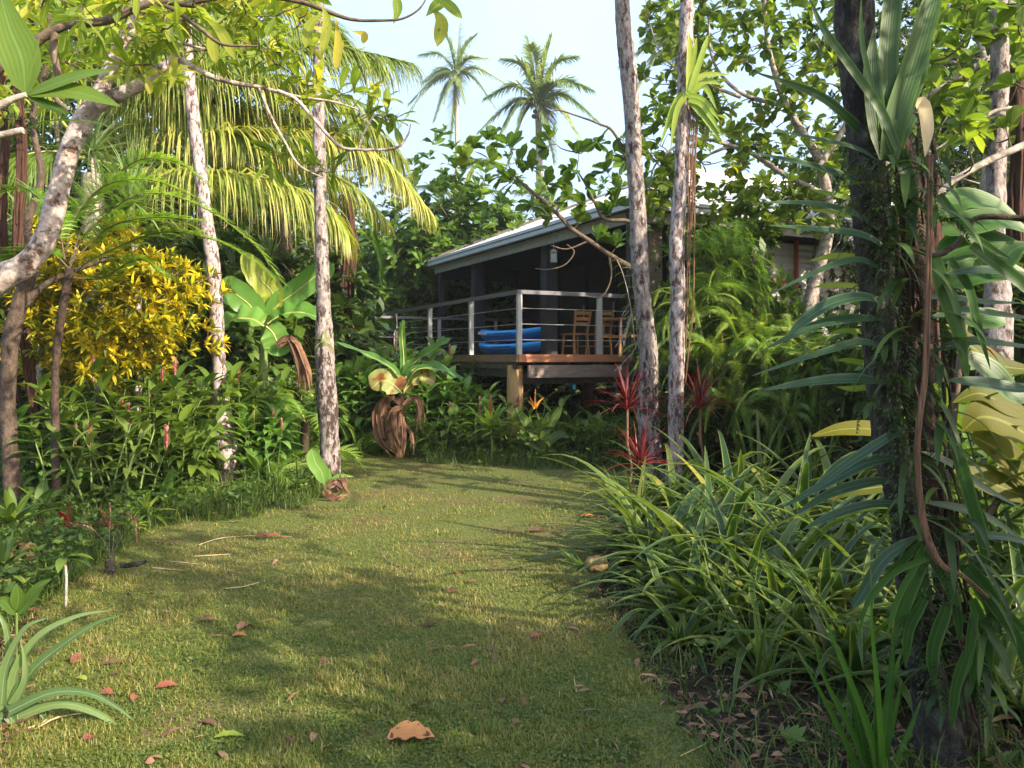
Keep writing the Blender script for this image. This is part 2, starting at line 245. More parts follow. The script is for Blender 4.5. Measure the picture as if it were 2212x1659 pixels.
def leaves(mb, base, dirs, L, W, droop=0., nseg=4, prof='lance', fold=.3, tint=None, roll=0., mid=True, mi=0, wave=0., twist=0., rg=rng, up=(0, 0, 1)):
    base = np.asarray(base, float).reshape(-1, 3); N = len(base); d = unit(np.broadcast_to(dirs, (N, 3)).copy())
    L = np.broadcast_to(L, (N,)).astype(float); W = np.broadcast_to(W, (N,)); droop = np.broadcast_to(droop, (N,)); roll = np.broadcast_to(roll, (N,)).astype(float)
    tint = rg.uniform(0, 1, N) if tint is None else np.broadcast_to(tint, (N,))
    s = np.cross(d, np.broadcast_to(up, (N, 3))); bad = np.linalg.norm(s, axis=1) < .05; s[bad] = A([1., .2, 0]); s = unit(s)
    u = np.cross(s, d); s = s*np.cos(roll)[:, None]+u*np.sin(roll)[:, None]
    pos = base.copy(); V = []; LF = []; pf = PROF[prof]
    for i in range(nseg+1):
        t = i/nseg; u = unit(np.cross(s, d)); hw = (W*pf(t)/2)[:, None]
        wv = 0 if not wave else u*hw*rg.normal(0, wave, (N, 1)); wv2 = 0 if not wave else u*hw*rg.normal(0, wave, (N, 1))
        a = pos+s*hw+u*hw*fold+wv; b = pos-s*hw+u*hw*fold+wv2
        if mid: V.append(np.stack([a, pos.copy(), b], 1)); ac = [1, 0, -1]
        else: V.append(np.stack([a, b], 1)); ac = [1, -1]
        LF.append(np.stack([np.stack([tint, np.full(N, t), np.full(N, float(q))], -1) for q in ac], 1))
        d = unit(d-A([0, 0, 1.])*(droop*(.4+1.2*t)/nseg)[:, None]); s = unit(s-d*np.sum(s*d, 1)[:, None])
        if twist: s = unit(s+np.cross(s, d)*twist/nseg)
        pos = pos+d*(L/nseg)[:, None]
    k = 3 if mid else 2; V = np.stack(V, 1); LF = np.stack(LF, 1); m = (nseg+1)*k
    f = []
    for i in range(nseg):
        for j in range(k-1): f.append([i*k+j, i*k+j+1, (i+1)*k+j+1, (i+1)*k+j])
    f = A(f); Fq = (f[None]+(np.arange(N)*m)[:, None, None]).reshape(-1, 4)
    mb.add(V, Fq, LF, mi)
def sleaf(mb, pts, W, prof='strap', fold=.25, tint=.5, nseg=10, nrm=(0, -1, 0), mi=0, wave=0):
    """one leaf along a 3-D spline"""
    p = spline(pts, nseg+1); t = unit(np.gradient(p, axis=0)); s = unit(np.cross(t, np.broadcast_to(unit(nrm), t.shape))); u = np.cross(s, t)
    tt = np.linspace(0, 1, nseg+1); hw = (W*PROF[prof](tt)/2)[:, None]
    def wv():
        if not wave: return 0
        f = sum(np.sin(tt*rng.uniform(5, 34)+rng.uniform(0, 6.3))*q for q in (1., .8, .5)); return u*hw*wave*1.4*f[:, None]+s*hw*wave*.35*np.sin(tt*rng.uniform(20, 50)+1)[:, None]
    w1 = wv(); w2 = wv()
    V = np.stack([p+s*hw+u*hw*fold+w1, p, p-s*hw+u*hw*fold+w2], 1)
    LF = np.stack([np.stack([np.full(nseg+1, tint), tt, np.full(nseg+1, q)], -1) for q in (1., 0., -1.)], 1)
    f = A([[i*3+j, i*3+j+1, (i+1)*3+j+1, (i+1)*3+j] for i in range(nseg) for j in (0, 1)]); mb.add(V, f, LF, mi)
def deadleaf(mb, pts, W, n=6, g=rng):
    """hanging dry leaf torn into overlapping shreds"""
    p = np.asarray(pts, float)
    for i in range(n):
        q = p.copy(); o = (i-(n-1)/2)*W/n*.9; k = np.linspace(.25, 1, len(q))[:, None]; q = q+A([o, 0, 0])*k+g.normal(0, W*.06, q.shape)*k; q[-1, 2] += g.uniform(-.02, .12); q[:, 2] = np.maximum(q[:, 2], .02)
        sleaf(mb, q, W*g.uniform(.25, .5), 'strap' if i % 2 else 'lance', g.uniform(-.9, .9), g.uniform(0, 1), 18, (g.normal(0, .7), -1, .2), wave=.16)
def frond(ml, mr, pts, n, Lf, Wf, ang=60, hang=.8, r=.015, tint=(0, 1), bi=0, rg=rng, start=.12, nseg=3, rollf=0., lift=.25, endf=.35, mis=(0, 0), drooprange=.25):
    """feather leaf: rachis spline + leaflets both sides; bi>0 gives each pinna small teeth"""
    k = 24; p = spline(pts, k); tube(mr, p, np.linspace(r, r*.25, k), 5, mis[1], cap=False)
    tt = np.linspace(start, .995, n); idx = tt*(k-1); P0 = A([np.interp(idx, np.arange(k), p[:, i]) for i in range(3)]).T
    T = unit(np.gradient(P0, axis=0)); s = unit(np.cross(T, A([0, 0, 1.])+1e-3)); u = np.cross(s, T); s, u = s*math.cos(rollf)+u*math.sin(rollf), u*math.cos(rollf)-s*math.sin(rollf)
    env = np.clip(np.minimum((tt-start)/(.22)+.45, 1), 0, 1)*(1-(1-endf)*np.clip((tt-.45)/.55, 0, 1)**1.6)
    a = math.radians(ang)
    for sg in (1, -1):
        aa = a*(1-.45*tt)+rg.normal(0, .07, n)
        d = T*np.cos(aa)[:, None]+sg*s*np.sin(aa)[:, None]+u*(lift+rg.normal(0, .08, n))[:, None]
        L = Lf*env*rg.uniform(.85, 1.1, n); ti = rg.uniform(*tint, n)
        if not bi: leaves(ml, P0, d, L, Wf*(.5+.5*env), hang*rg.uniform(1-drooprange, 1+drooprange, n), nseg, 'taper', .5, ti, mid=False, mi=mis[0], rg=rg)
        else:
            d = unit(d); q = np.linspace(.06, .97, bi)
            dr = d[:, None]+A([0, 0, -1.])*hang*(q[None, :, None])*.6
            B = P0[:, None]+unit(dr)*(L[:, None]*q[None])[..., None]
            ss = np.cross(d, u)[:, None]; 
            for g in (1, -1):
                dd = unit(unit(dr)*.5+g*unit(ss)*1.)
                ll = (Wf*(1-.85*q)[None]*np.ones((n, 1))*env[:, None])
                leaves(ml, B.reshape(-1, 3), dd.reshape(-1, 3), ll.ravel(), (L[:, None]/bi*1.15*np.ones((1, bi))).ravel(), .2, 1, 'taper', 0, np.repeat(ti, bi), mid=False, mi=mis[0], rg=rg)
def arch(base, az, L, el, droop, n=5):
    d = A([math.cos(az)*math.cos(el), math.sin(az)*math.cos(el), math.sin(el)]); p = [np.asarray(base, float)]
    for i in range(n):
        p.append(p[-1]+d*L/n); d = unit(d+A([0, 0, -droop/n*(.5+1.0*i/n)*2]))
    return A(p)
def rosette(mb, c, n, L, W, el=(.2, 1.3), droop=1., prof='strap', nseg=7, fold=.35, tint=(0, 1), rg=rng, jit=.02, mi=0, wave=0):
    az = np.arange(n)*2.39996+rg.uniform(0, 6.28); e = np.linspace(el[0], el[1], n)+rg.normal(0, .1, n)
    d = np.stack([np.cos(az)*np.cos(e), np.sin(az)*np.cos(e), np.sin(e)], -1); c = np.asarray(c, float)
    leaves(mb, c+rg.normal(0, jit, (n, 3))*A([1, 1, .3]), d, rg.uniform(L[0], L[1], n), rg.uniform(W*.8, W*1.15, n), droop*rg.uniform(.5, 1.3, n), nseg, prof, fold, rg.uniform(*tint, n), mi=mi, wave=wave, rg=rg)
def tufts(mb, tips, dirs, k, L, W, spread=.9, upb=.25, prof='lance', nseg=3, droop=.5, tint=(0, 1), rg=rng, mid=False, fold=.35, mi=0, tvar=.3):
    N = len(tips); az = rg.uniform(0, 6.28, (N, 1))+np.arange(k)[None]*2.39996+rg.normal(0, .2, (N, k)); dirs = unit(dirs)
    s = unit(np.cross(dirs, A([.13, .21, .97]))); u = np.cross(s, dirs)
    d = dirs[:, None]*rg.uniform(.1, 1.0, (N, k, 1))+spread*(np.cos(az)[..., None]*s[:, None]+np.sin(az)[..., None]*u[:, None])+A([0, 0, upb])
    ti = np.clip(rg.uniform(*tint, (N, 1))*(1-tvar)+rg.uniform(0, 1, (N, k))*tvar, 0, 1)
    leaves(mb, np.repeat(tips, k, 0)+rg.normal(0, L*.08, (N*k, 3)), d.reshape(-1, 3), L*rg.uniform(.65, 1.15, N*k), W*rg.uniform(.75, 1.15, N*k), droop, nseg, prof, fold, ti.ravel(), roll=rg.normal(0, .4, N*k), mid=mid, mi=mi, rg=rg)
def twigs(mb, limb, tips, r=.012, rmax=.05, mi=0, rg=rng, n=5):
    """join every tip to the nearest existing wood, growing outward from the limbs; returns tip directions"""
    nodes_ = np.asarray(limb, float); tips = np.asarray(tips, float)
    D = np.array([np.min(np.linalg.norm(nodes_-t, axis=1)) for t in tips]); out = np.zeros_like(tips)
    for i in np.argsort(D):
        t = tips[i]; dd = np.linalg.norm(nodes_-t, axis=1)+.5*np.maximum(nodes_[:, 2]-t[2], 0); j = np.argmin(dd); a = nodes_[j]; L = np.linalg.norm(t-a)
        m1 = a+(t-a)*.35+rg.normal(0, .09*L, 3)-A([0, 0, .08*L]); m2 = a+(t-a)*.7+rg.normal(0, .07*L, 3)
        p = spline([a, m1, m2, t], n); tube(mb, p, np.linspace(min(rmax, r+.012*L), r*.5, n), 4 if r < .02 else 5, mi, cap=False)
        nodes_ = np.vstack([nodes_, p[1:]]); out[i] = unit(t-p[-2])
    return out
# ------------------------------------------------------------------ things
def tag(o, label, cat, group=None, kind=None):
    if label: o['label'] = label
    if cat: o['category'] = cat
    if group: o['group'] = group
    if kind: o['kind'] = kind
    return o
def thing(name, label, cat, loc=(0, 0, 0), group=None):
    o = bpy.data.objects.new(name, None); COL.objects.link(o); o.location = tuple(float(x) for x in loc); o.empty_display_size = .1
    return tag(o, label, cat, group)
def struct(o): o['kind'] = 'structure'; return o
def copy_tree(o, parent=None):
    c = o.copy(); COL.objects.link(c); c.parent = parent
    for ch in [x for x in ALLCH.get(o.name, [])]: copy_tree(ch, c)
    return c
ALLCH = {}
class Kind:
    """first placement uses the prototype itself, later ones copy it with its parts"""
    def __init__(s, root): s.root = root; s.used = False; s.ch = [o for o in bpy.data.objects if o.parent == root]; s.sub = {o: [q for q in bpy.data.objects if q.parent == o] for o in s.ch}
    def put(s, loc, rz=0, sc=1., label=None, group=None, tilt=(0, 0)):
        if not s.used: r = s.root; s.used = True
        else:
            r = s.root.copy(); COL.objects.link(r)
            for o in s.ch:
                c = o.copy(); COL.objects.link(c); c.parent = r
                for q in s.sub[o]: d = q.copy(); COL.objects.link(d); d.parent = c
        r.location = tuple(float(x) for x in loc); r.rotation_euler = (tilt[0], tilt[1], rz); r.scale = (sc,)*3 if np.isscalar(sc) else sc
        if label: r['label'] = label
        if group: r['group'] = group
        return r
#@@SETTING
# ------------------------------------------------------------------ setting: ground + lawn grass
def hgt(x, y): return 0*x
mb = MB(); g = 300; mb.add([(-g, -g, 0), (g, -g, 0), (g, g, 0), (-g, g, 0)], [[0, 1, 2, 3]])
struct(mb.build('ground', 'soil'))
def vnoise(x, y, sc, seed):
    r = np.random.default_rng(seed); Gd = r.uniform(0, 1, (64, 64)); x = x*sc+20; y = y*sc+20
    xi = np.floor(x).astype(int); yi = np.floor(y).astype(int); fx = x-xi; fy = y-yi; fx = fx*fx*(3-2*fx); fy = fy*fy*(3-2*fy)
    g = lambda a, b: Gd[a % 64, b % 64]
    return (g(xi, yi)*(1-fx)+g(xi+1, yi)*fx)*(1-fy)+(g(xi, yi+1)*(1-fx)+g(xi+1, yi+1)*fx)*fy
LL = A([(1700, -.9), (1500, 60), (1300, 120), (1200, 235), (1130, 340), (1110, 560), (1070, 690), (1000, 735), (940, 760)])
LR = A([(1700, 1560), (1500, 1400), (1350, 1320), (1250, 1250), (1080, 1330), (1010, 1340), (985, 1300), (940, 830)])
def lawn_mask(px, py):
    l = np.interp(py, LL[::-1, 0], LL[::-1, 1]); r = np.interp(py, LR[::-1, 0], LR[::-1, 1])
    return np.clip(np.minimum((px-l)/40+.5, (r-px)/(40+110*(py > 1250))+.6), 0, 1)
def lawn():
    r = np.random.default_rng(3); N = 420000
    py = r.uniform(940, 1760, N); px = r.uniform(-250, 2450, N); Y = 2604/(py-775); X = (px-HX)/F*Y
    n1 = vnoise(X, Y, .9, 1); n2 = vnoise(X, Y, 3.5, 2); n3 = vnoise(X, Y, 9, 4); mk = lawn_mask(px, py)
    bare = (n2*.5+n1*.5 < .33+.14*n3)
    keep = (r.uniform(0, 1, N) < np.where(bare, .35, 1)) & ((mk > r.uniform(0, 1, N)) | (r.uniform(0, 1, N) < np.where(px > 1250, .05, .2)))
    X, Y, n1, n2, n3, mk, px = [q[keep] for q in (X, Y, n1, n2, n3, mk, px)]; bare = bare[keep]; N = len(X)
    az = r.uniform(0, 6.28, N); el = r.uniform(.25, 1.35, N); d = np.stack([np.cos(az)*np.cos(el), np.sin(az)*np.cos(el), np.sin(el)], -1)
    tint = np.clip(-.1+.95*(n1*.6+n2*.4)+.35*(n3-.5)+.18*bare+r.normal(0, .16, N), 0, 1)
    st = r.uniform(0, 1, N) < .03+.1*(n2 > .6); tint[st] = r.uniform(.75, 1, st.sum()); el[st] *= .3
    L = r.uniform(.011, .026, N)*(1+.7*(n2 > .6))*(1+(1-mk)*.8)*(1+.6*(vnoise(X, Y, 14, 21) > .78)); W = r.uniform(.0028, .005, N)*(1+Y*.1)
    mb = MB(); leaves(mb, np.stack([X, Y, np.zeros(N)], -1), d, L, W, .7, 2, 'taper', 0, tint, mid=False, rg=r)
    # broad clover-like leaflets
    k = r.uniform(0, 1, N) < .12*(n1 > .35)+.05; n = k.sum(); az = r.uniform(0, 6.28, n)
    leaves(mb, np.stack([X[k], Y[k], r.uniform(.004, .016, n)], -1), np.stack([np.cos(az), np.sin(az), r.uniform(-.1, .7, n)], -1), r.uniform(.01, .02, n)*(1+Y[k]*.04), r.uniform(.007, .012, n)*(1+Y[k]*.04), .2, 2, 'pad', .2, np.clip(r.normal(.25, .15, n), 0, 1), mid=False, rg=r)
    o = mb.build('lawn_grass', 'grass', smooth=False); tag(o, 'short mown grass of the lawn with straw patches', 'grass', kind='stuff')
lawn()
def beds():
    q = [P_ for P_ in [(1560, 1700), (1440, 1500), (1345, 1350), (1285, 1250), (1350, 1100), (1365, 1015), (1330, 975), (1100, 975), (860, 985), (830, 950)]]
    b = []
    for px, py in q: Y = 2604/(py-775); b.append(((px-HX)/F*Y, Y))
    b = spline(A([(x, y, .004) for x, y in b]), 60); b = b+np.random.default_rng(6).normal(0, .05, b.shape)*A([1, 1, 0]); far = b.copy(); far[:, 0] = b[:, 0]+9; far[:, 1] = np.maximum(b[:, 1]*1.1, b[:, 1]+.0)
    mb = MB(); n = len(b); i = np.arange(n-1); mb.add(np.vstack([b, far]), np.stack([i, i+n, i+n+1, i+1], -1)); struct(mb.build('bed_soil', 'shaded_humus'))
    q = [(-80, 1700), (40, 1420), (100, 1310), (190, 1225), (320, 1135), (540, 1105), (660, 1065), (715, 1000), (740, 950)]; b = []
    for px, py in q: Y = 2604/(py-775); b.append(((px-HX)/F*Y, Y))
    b = spline(A([(x, y, .004) for x, y in b]), 60); b = b+np.random.default_rng(7).normal(0, .05, b.shape)*A([1, 1, 0]); far = b.copy(); far[:, 0] -= 9
    mb = MB(); mb.add(np.vstack([far, b]), np.stack([i, i+n, i+n+1, i+1], -1)); struct(mb.build('bed_soil', 'shaded_humus'))
beds()
# ------------------------------------------------------------------ house with verandah
K = A([.1, 12.4, 0]); U = A([.8944, .4472, 0]); Vv = A([-.4472, .8944, 0]); Z = A([0, 0, 1.])
DZ = 1.564
def H(s, t, z): return K+U*s+Vv*t+Z*z
def hbox(mb, s0, s1, t0, t1, z0, z1, mi=0): box(mb, H((s0+s1)/2, (t0+t1)/2, (z0+z1)/2), (s1-s0, t1-t0, z1-z0), U, Vv, Z, mi)
def corr(mb, o, a, b, na, amp=.012, step=.076, mi=0, th=.004):
    """corrugated sheet: origin o, a = direction across the corrugations (full vector), b = along them"""
    n = int(np.linalg.norm(a)/step*4); nn = unit(np.cross(a, b)); t = np.linspace(0, 1, n+1)
    off = amp*np.sin(np.linspace(0, 1, n+1)*np.linalg.norm(a)/step*2*np.pi)
    p = o+t[:, None]*a+off[:, None]*nn; V = np.stack([p, p+b], 1).reshape(-1, 3); i = np.arange(n)*2
    mb.add(V, np.stack([i, i+2, i+3, i+1], -1), None, mi); mb.add(V-nn*th, np.stack([i, i+1, i+3, i+2], -1), None, mi)
house = thing('house', 'dark timber house on stumps with hipped pale metal roof and open verandah deck', 'house', H(3, 3, 0))
HO = A(house.location)
def hp(mb, name, mat, parent=None, smooth=False, label=None):
    o = mb.build(name, mat, parent or house, smooth, off=HO)
    if label: o['label'] = label
    return o
# deck
mb = MB(); nb = 34
for i in range(nb): hbox(mb, .06+i*.0, 12, .04+i*.3, .04+i*.3+.29, DZ-.03, DZ)
deck = hp(mb, 'deck', 'deck')
mb = MB(); hbox(mb, 0, 12.0, -.03, 0.0, DZ-.115, DZ+.004)
for x in (.2, 1.0, 2.1, 3.2): hbox(mb, x, x+.014, -.034, -.02, DZ-.07, DZ-.055)
hp(mb, 'front_fascia', 'litfascia', label='sunlit orange brown board along the front edge of the deck')
mb = MB(); hbox(mb, -.03, -.001, 0, 9.6, DZ-.115, DZ+.004); hp(mb, 'side_fascia', 'deck')  # same board in the darker deck brown, shade put into the colour
mb = MB(); hbox(mb, .17, 12, -.02, .03, DZ-.36, DZ-.165)
for x in (.3,): 
    for z in (DZ-.21, DZ-.31): tube(mb, [H(x, -.02, z), H(x, -.045, z)], .014, 8)
bm_ = hp(mb, 'bearer', 'beam', label='weathered grey brown beam bolted under the front of the deck')
mb = MB(); hbox(mb, .15, 12, .2, .25, DZ-.46, DZ-.3); hbox(mb, .1, .16, .3, 9.4, DZ-.36, DZ-.165); hbox(mb, -.01, .04, .1, 9.4, DZ-.22, DZ-.12)
for i in range(9): hbox(mb, .28+i*.62+.0, .33+i*.62, 0.06, 9.3, DZ-.163, DZ-.031)
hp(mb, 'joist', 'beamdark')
mb = MB(); q = [H(.08, .28, 0), H(.08, .28, DZ-.165)]; tube(mb, spline([q[0], q[1]], 8), [.145, .14, .137, .135, .132, .13, .13, .128], 18, noise=.008)
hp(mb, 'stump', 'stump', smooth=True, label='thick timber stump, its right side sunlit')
for (s_, t_) in ((4, .3), (8, .3), (.1, 4.4), (.1, 8.6), (4, 4.4), (4, 8.6)):
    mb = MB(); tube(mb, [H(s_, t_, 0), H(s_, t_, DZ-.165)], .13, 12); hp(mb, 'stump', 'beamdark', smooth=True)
# railing
mb = MB(); RZ = DZ+1.0
mb2 = MB()
bar(mb, H(-.03, .01, RZ-.03), H(6.2, .01, RZ-.03), .07, .06)
bar(mb, H(0.005, .046, RZ-.03), H(.005, 8.22, RZ-.03), .07, .06)
bar(mb, H(.04, 8.2, RZ-.03), H(4.8, 8.2, RZ-.03), .07, .06)
rail = hp(mb, 'handrail', 'rail')
pp = [(0.02, .02)]+[(x, .02) for x in (1.487, 2.95, 4.4, 5.9)]+[(.02, t) for t in (1.87, 3.9, 6.06, 8.19)]+[(s_, 8.19) for s_ in (1.9, 3.5)]
for (s_, t_) in pp:
    mb = MB(); hbox(mb, s_-.035, s_+.04, t_-.03, t_+.03, DZ, RZ-.06)
    for z in (.22, .47, .72): hbox(mb, s_-.008, s_+.008, t_-.036, t_-.028, DZ+z+.02, DZ+z+.036)
    hp(mb, 'post', 'post')
for z in (.23, .475, .72):
    mb = MB(); tube(mb, [H(.05, .02, DZ+z), H(6, .02, DZ+z)], .0045, 5); hp(mb, 'wire', 'wire')
    mb = MB(); tube(mb, [H(.02, .03, DZ+z), H(.02, 8.2, DZ+z), H(4.5, 8.2, DZ+z)], .0045, 5); hp(mb, 'wire', 'wire')
# columns
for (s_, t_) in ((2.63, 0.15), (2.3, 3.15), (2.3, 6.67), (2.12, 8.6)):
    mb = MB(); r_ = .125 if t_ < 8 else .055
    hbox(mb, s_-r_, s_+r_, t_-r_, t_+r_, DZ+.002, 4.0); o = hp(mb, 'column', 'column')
    if t_ == .15:
        o.data.materials[0] = M['beam']; o['label'] = 'grey corner column of the verandah behind the rough white trunk'
# roof: hip corner
C0s, C0t, EZ = 1.95, -.3, 4.1; tp = math.tan(math.radians(22)); RL = 5.2
e0 = H(C0s, C0t, EZ); far = H(C0s, C0t+9.2, EZ); rt = H(C0s+14, C0t, EZ); rg0 = H(C0s+RL, C0t+RL, EZ+RL*tp); rgf = H(C0s+RL, C0t+9.2, EZ+RL*tp); rgr = H(C0s+14, C0t+RL, EZ+RL*tp)
def roof_plane(mb, c, far_, rfar, rc):
    """corrugated hip plane: eave c->far_, ridge rc->rfar; corrugations run up the slope"""
    L = np.linalg.norm(far_-c); e = unit(far_-c); up_ = (rfar-far_); n = int(L/.076*4); x = np.linspace(0, L, n+1); nn = unit(np.cross(up_, e)); nn = nn*np.sign(nn[2])
    off = .011*np.sin(x/.076*2*np.pi); top = np.clip(x/np.linalg.norm((rc-c)-np.dot(rc-c, unit(up_))*unit(up_)), 0, 1)
    a = c+x[:, None]*e+off[:, None]*nn; b = a+top[:, None]*up_; V = np.stack([a, b], 1).reshape(-1, 3); i = np.arange(n)*2
    mb.add(V, np.stack([i, i+2, i+3, i+1], -1)); mb.add(V-nn*.004, np.stack([i, i+1, i+3, i+2], -1))
mb = MB(); over = .06
roof_plane(mb, e0-Z*.0, far, rgf, rg0); roof_plane(mb, e0, rt, rgr, rg0)
nnl = unit(np.cross(rgf-far, far-e0)); nnl *= np.sign(nnl[2])
for row in np.arange(.35, 5.2, .6):                     # roof screws
    for q in np.arange(row, 9.1, .23): 
        pt = e0+unit(far-e0)*q+unit(rgf-far)*row+nnl*.012; box(mb, pt, (.012, .012, .012), mi=1)
roof = hp(mb, 'roof', ['roofm', 'beamdark'], smooth=True)
mb = MB(); tube(mb, [e0+Z*.02, rg0+Z*.03], .05, 8); tube(mb, [rg0+Z*.03, rgf+Z*.03], .06, 8); tube(mb, [rg0+Z*.03, rgr+Z*.03], .06, 8); hp(mb, 'ridge_cap', 'galv', roof, True)
mb = MB()                                                # quad gutter both eaves
def gutter(mb, a, b, out):
    d = unit(b-a); 
    bar(mb, a+out*.06-Z*.035, b+out*.06-Z*.035, .115, .06); bar(mb, a+out*.055-Z*.115, b+out*.055-Z*.115, .10, .1, mi=0); bar(mb, a+out*.112-Z*.068, b+out*.112-Z*.068, .012, .012, mi=1)
gutter(mb, e0-Vv*.1, far, -U); gutter(mb, e0-U*.0+U*.01, rt, -Vv); hp(mb, 'gutter', ['gutter', 'beamdark'])
mb = MB(); hbox(mb, C0s+.06, C0s+.11, C0t+.1, C0t+9.1, EZ-.36, EZ-.17); hbox(mb, C0s+.12, C0s+14, C0t+.06, C0t+.11, EZ-.36, EZ-.17); hp(mb, 'eave_beam', 'barge')
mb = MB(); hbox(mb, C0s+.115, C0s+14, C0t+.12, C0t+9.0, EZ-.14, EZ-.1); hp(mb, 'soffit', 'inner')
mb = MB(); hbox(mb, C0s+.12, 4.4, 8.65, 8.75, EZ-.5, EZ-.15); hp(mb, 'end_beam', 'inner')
# far rake trim
mb = MB(); bar(mb, far+Z*.02+Vv*.03, rgf+Z*.02+Vv*.03, .05, .12); hp(mb, 'rake_trim', 'beamdark', roof)
# walls
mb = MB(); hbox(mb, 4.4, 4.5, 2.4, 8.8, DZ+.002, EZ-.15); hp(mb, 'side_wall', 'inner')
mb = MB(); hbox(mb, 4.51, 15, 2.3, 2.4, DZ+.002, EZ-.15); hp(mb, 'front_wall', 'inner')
for i in range(3):                                        # glazed sliding doors of the verandah wall
    mb = MB(); t0 = 2.6+i*1.25
    for a_, b_ in ((t0, t0+.05), (t0+1.1, t0+1.15)): hbox(mb, 4.355, 4.398, a_, b_, DZ+.01, DZ+2.15)
    hbox(mb, 4.355, 4.398, t0+.051, t0+1.099, DZ+2.08, DZ+2.15); hbox(mb, 4.355, 4.398, t0+.051, t0+1.099, DZ+.01, DZ+.08)
    d_ = hp(mb, 'door', 'column'); mb = MB(); hbox(mb, 4.37, 4.38, t0+.051, t0+1.099, DZ+.081, DZ+2.079); hp(mb, 'pane', 'pipe', d_)
    mb = MB(); hbox(mb, 4.32, 4.354, t0+.01, t0+.035, DZ+.85, DZ+1.2); hp(mb, 'handle', 'post', d_)
# corrugated side room on the right
mb = MB()
n = 60
a0 = H(7.0, .5, .3); corr(mb, H(5.25, .55, 1.0), Z*2.75, U*9, 1, amp=.022, step=.125)
hp(mb, 'corrugated_wall', 'galv', smooth=True, label='silver corrugated wall at the right end of the house')
for s_ in (5.2, 6.3):
    mb = MB(); hbox(mb, s_-.025, s_+.025, .42, .5, 2.3, EZ-.3); hp(mb, 'window_post', 'redwood')
mb = MB(); hbox(mb, 5.24, 6.26, .4, .48, 2.9, 3.0); hp(mb, 'window_rail', 'redwood')
# downpipe
mb = MB(); tube(mb, spline([H(1.98, -.1, 3.95), H(1.98, -.1, 3.6), H(1.98, -.1, 1.25), H(1.98, -.1, 1.15), H(1.9, -.07, 1.07), H(1.72, .0, 1.02)], 40), .045, 12); hp(mb, 'downpipe', 'pipe', smooth=True)
# hanging lantern
lp = P(1196, 553, 15.2); lan = thing('lantern', 'small pale metal lantern hanging under the verandah roof', 'lantern', lp-Z*.12)
def lbox(mb, c, s): box(mb, A(c), s)
mb = MB(); lbox(mb, (0, 0, .01), (.12, .12, .02)); lbox(mb, (0, 0, .2), (.13, .13, .02)); lbox(mb, (0, 0, .225), (.08, .08, .03))
for a_ in (-.05, .05):
    for b_ in (-.05, .05): lbox(mb, (a_, b_, .105), (.012, .012, .17))
mb.build('frame', 'lamp', lan, False)
mb = MB(); lbox(mb, (0, 0, .1), (.085, .085, .15)); mb.build('glass', 'glass', lan, False)
mb = MB(); tube(mb, [(0, 0, .24), (0, 0, .62)], .004, 5); mb.build('chain', 'lamp', lan)
# kayaks
def kayak(z0, off, label, mark):
    a = A([.78+off, 16.95, DZ+z0]); b = a+unit(A([-.58, .81, 0]))*2.6; t = thing('kayak', label, 'kayak', (a+b)/2, 'blue kayaks stacked on the verandah')
    d = unit(b-a); s = A([-d[1], d[0], 0])
    n = 30; tt = np.linspace(-1, 1, n); hw = .36*(1-np.abs(tt)**2.6)**.7+.015; roc = .13*np.abs(tt)**2.6
    def ring(prof, mbx, mi=0):
        V = []
        for i in range(n):
            for (x, z) in prof: V.append(d*tt[i]*1.3+s*x*hw[i]+Z*(roc[i]*(1 if z > .05 else 1.15)+z*(1-.25*abs(tt[i])**3)))
        m = len(prof); f = []
        for i in range(n-1):
            for j in range(m-1): f.append([i*m+j, i*m+j+1, (i+1)*m+j+1, (i+1)*m+j])
        mbx.add(V, f, None, mi)
    # hull (under side) then the thick rolled deck with its seat well
    mb = MB(); ring([(-.93, .15), (-.9, .08), (-.66, .015), (-.3, 0), (.3, 0), (.66, .015), (.9, .08), (.93, .15)], mb); hull = mb.build('hull', 'bluedk', t)
    mb = MB(); ring([(-.93, .15), (-1.02, .17), (-1.03, .21), (-.96, .255), (-.8, .265), (-.62, .24), (-.5, .17), (0, .15), (.5, .17), (.62, .24), (.8, .265), (.96, .255), (1.03, .21), (1.02, .17), (.93, .15)], mb); dk = mb.build('deck', 'blue', t)
    # printed mark on the gunwale, simple strokes
    if mark:
        mb = MB(); r = np.random.default_rng(5)
        for k_ in range(9):
            u0 = 1.02-.055*k_; i0 = (u0/1.5); h0 = np.interp(i0, tt, hw); rz_ = np.interp(i0, tt, roc)
            c0 = d*u0+s*(h0*1.03+.004)+Z*(rz_+.185); 
            tube(mb, [c0-Z*.03+d*.02, c0+Z*.035-d*.006], .008, 4); 
            if k_ % 2: tube(mb, [c0+Z*.028-d*.006, c0+Z*.002-d*.03], .007, 4)
            if k_ % 3 == 0: tube(mb, [c0+Z*.0+d*.02, c0+Z*.004-d*.04], .007, 4)
        mb.build('emblem', 'white', dk)
    mb = MB()
    for k_ in range(10):
        u0 = .25-.07*k_; h0 = np.interp(u0/1.5, tt, hw); rz_ = np.interp(u0/1.5, tt, roc)
        c0 = d*u0+s*(h0*1.03+.004)+Z*(rz_+.2); tube(mb, [c0, c0-d*.06+Z*.012*math.sin(k_*2)], .007, 4)
    mb.build('lettering', 'black', dk)
    for e in (.93, -.93):
        mb = MB(); c0 = d*1.3*e+Z*(.27+.11); tube(mb, spline([c0-s*.05, c0+Z*.035, c0+s*.05], 8), .007, 5); mb.build('carry_handle', 'black', t)
kayak(.0, .0, 'lower blue kayak of the two stacked on the verandah deck', False)
kayak(.30, .03, 'upper blue kayak with white emblem on its bow, stacked on the other', True)
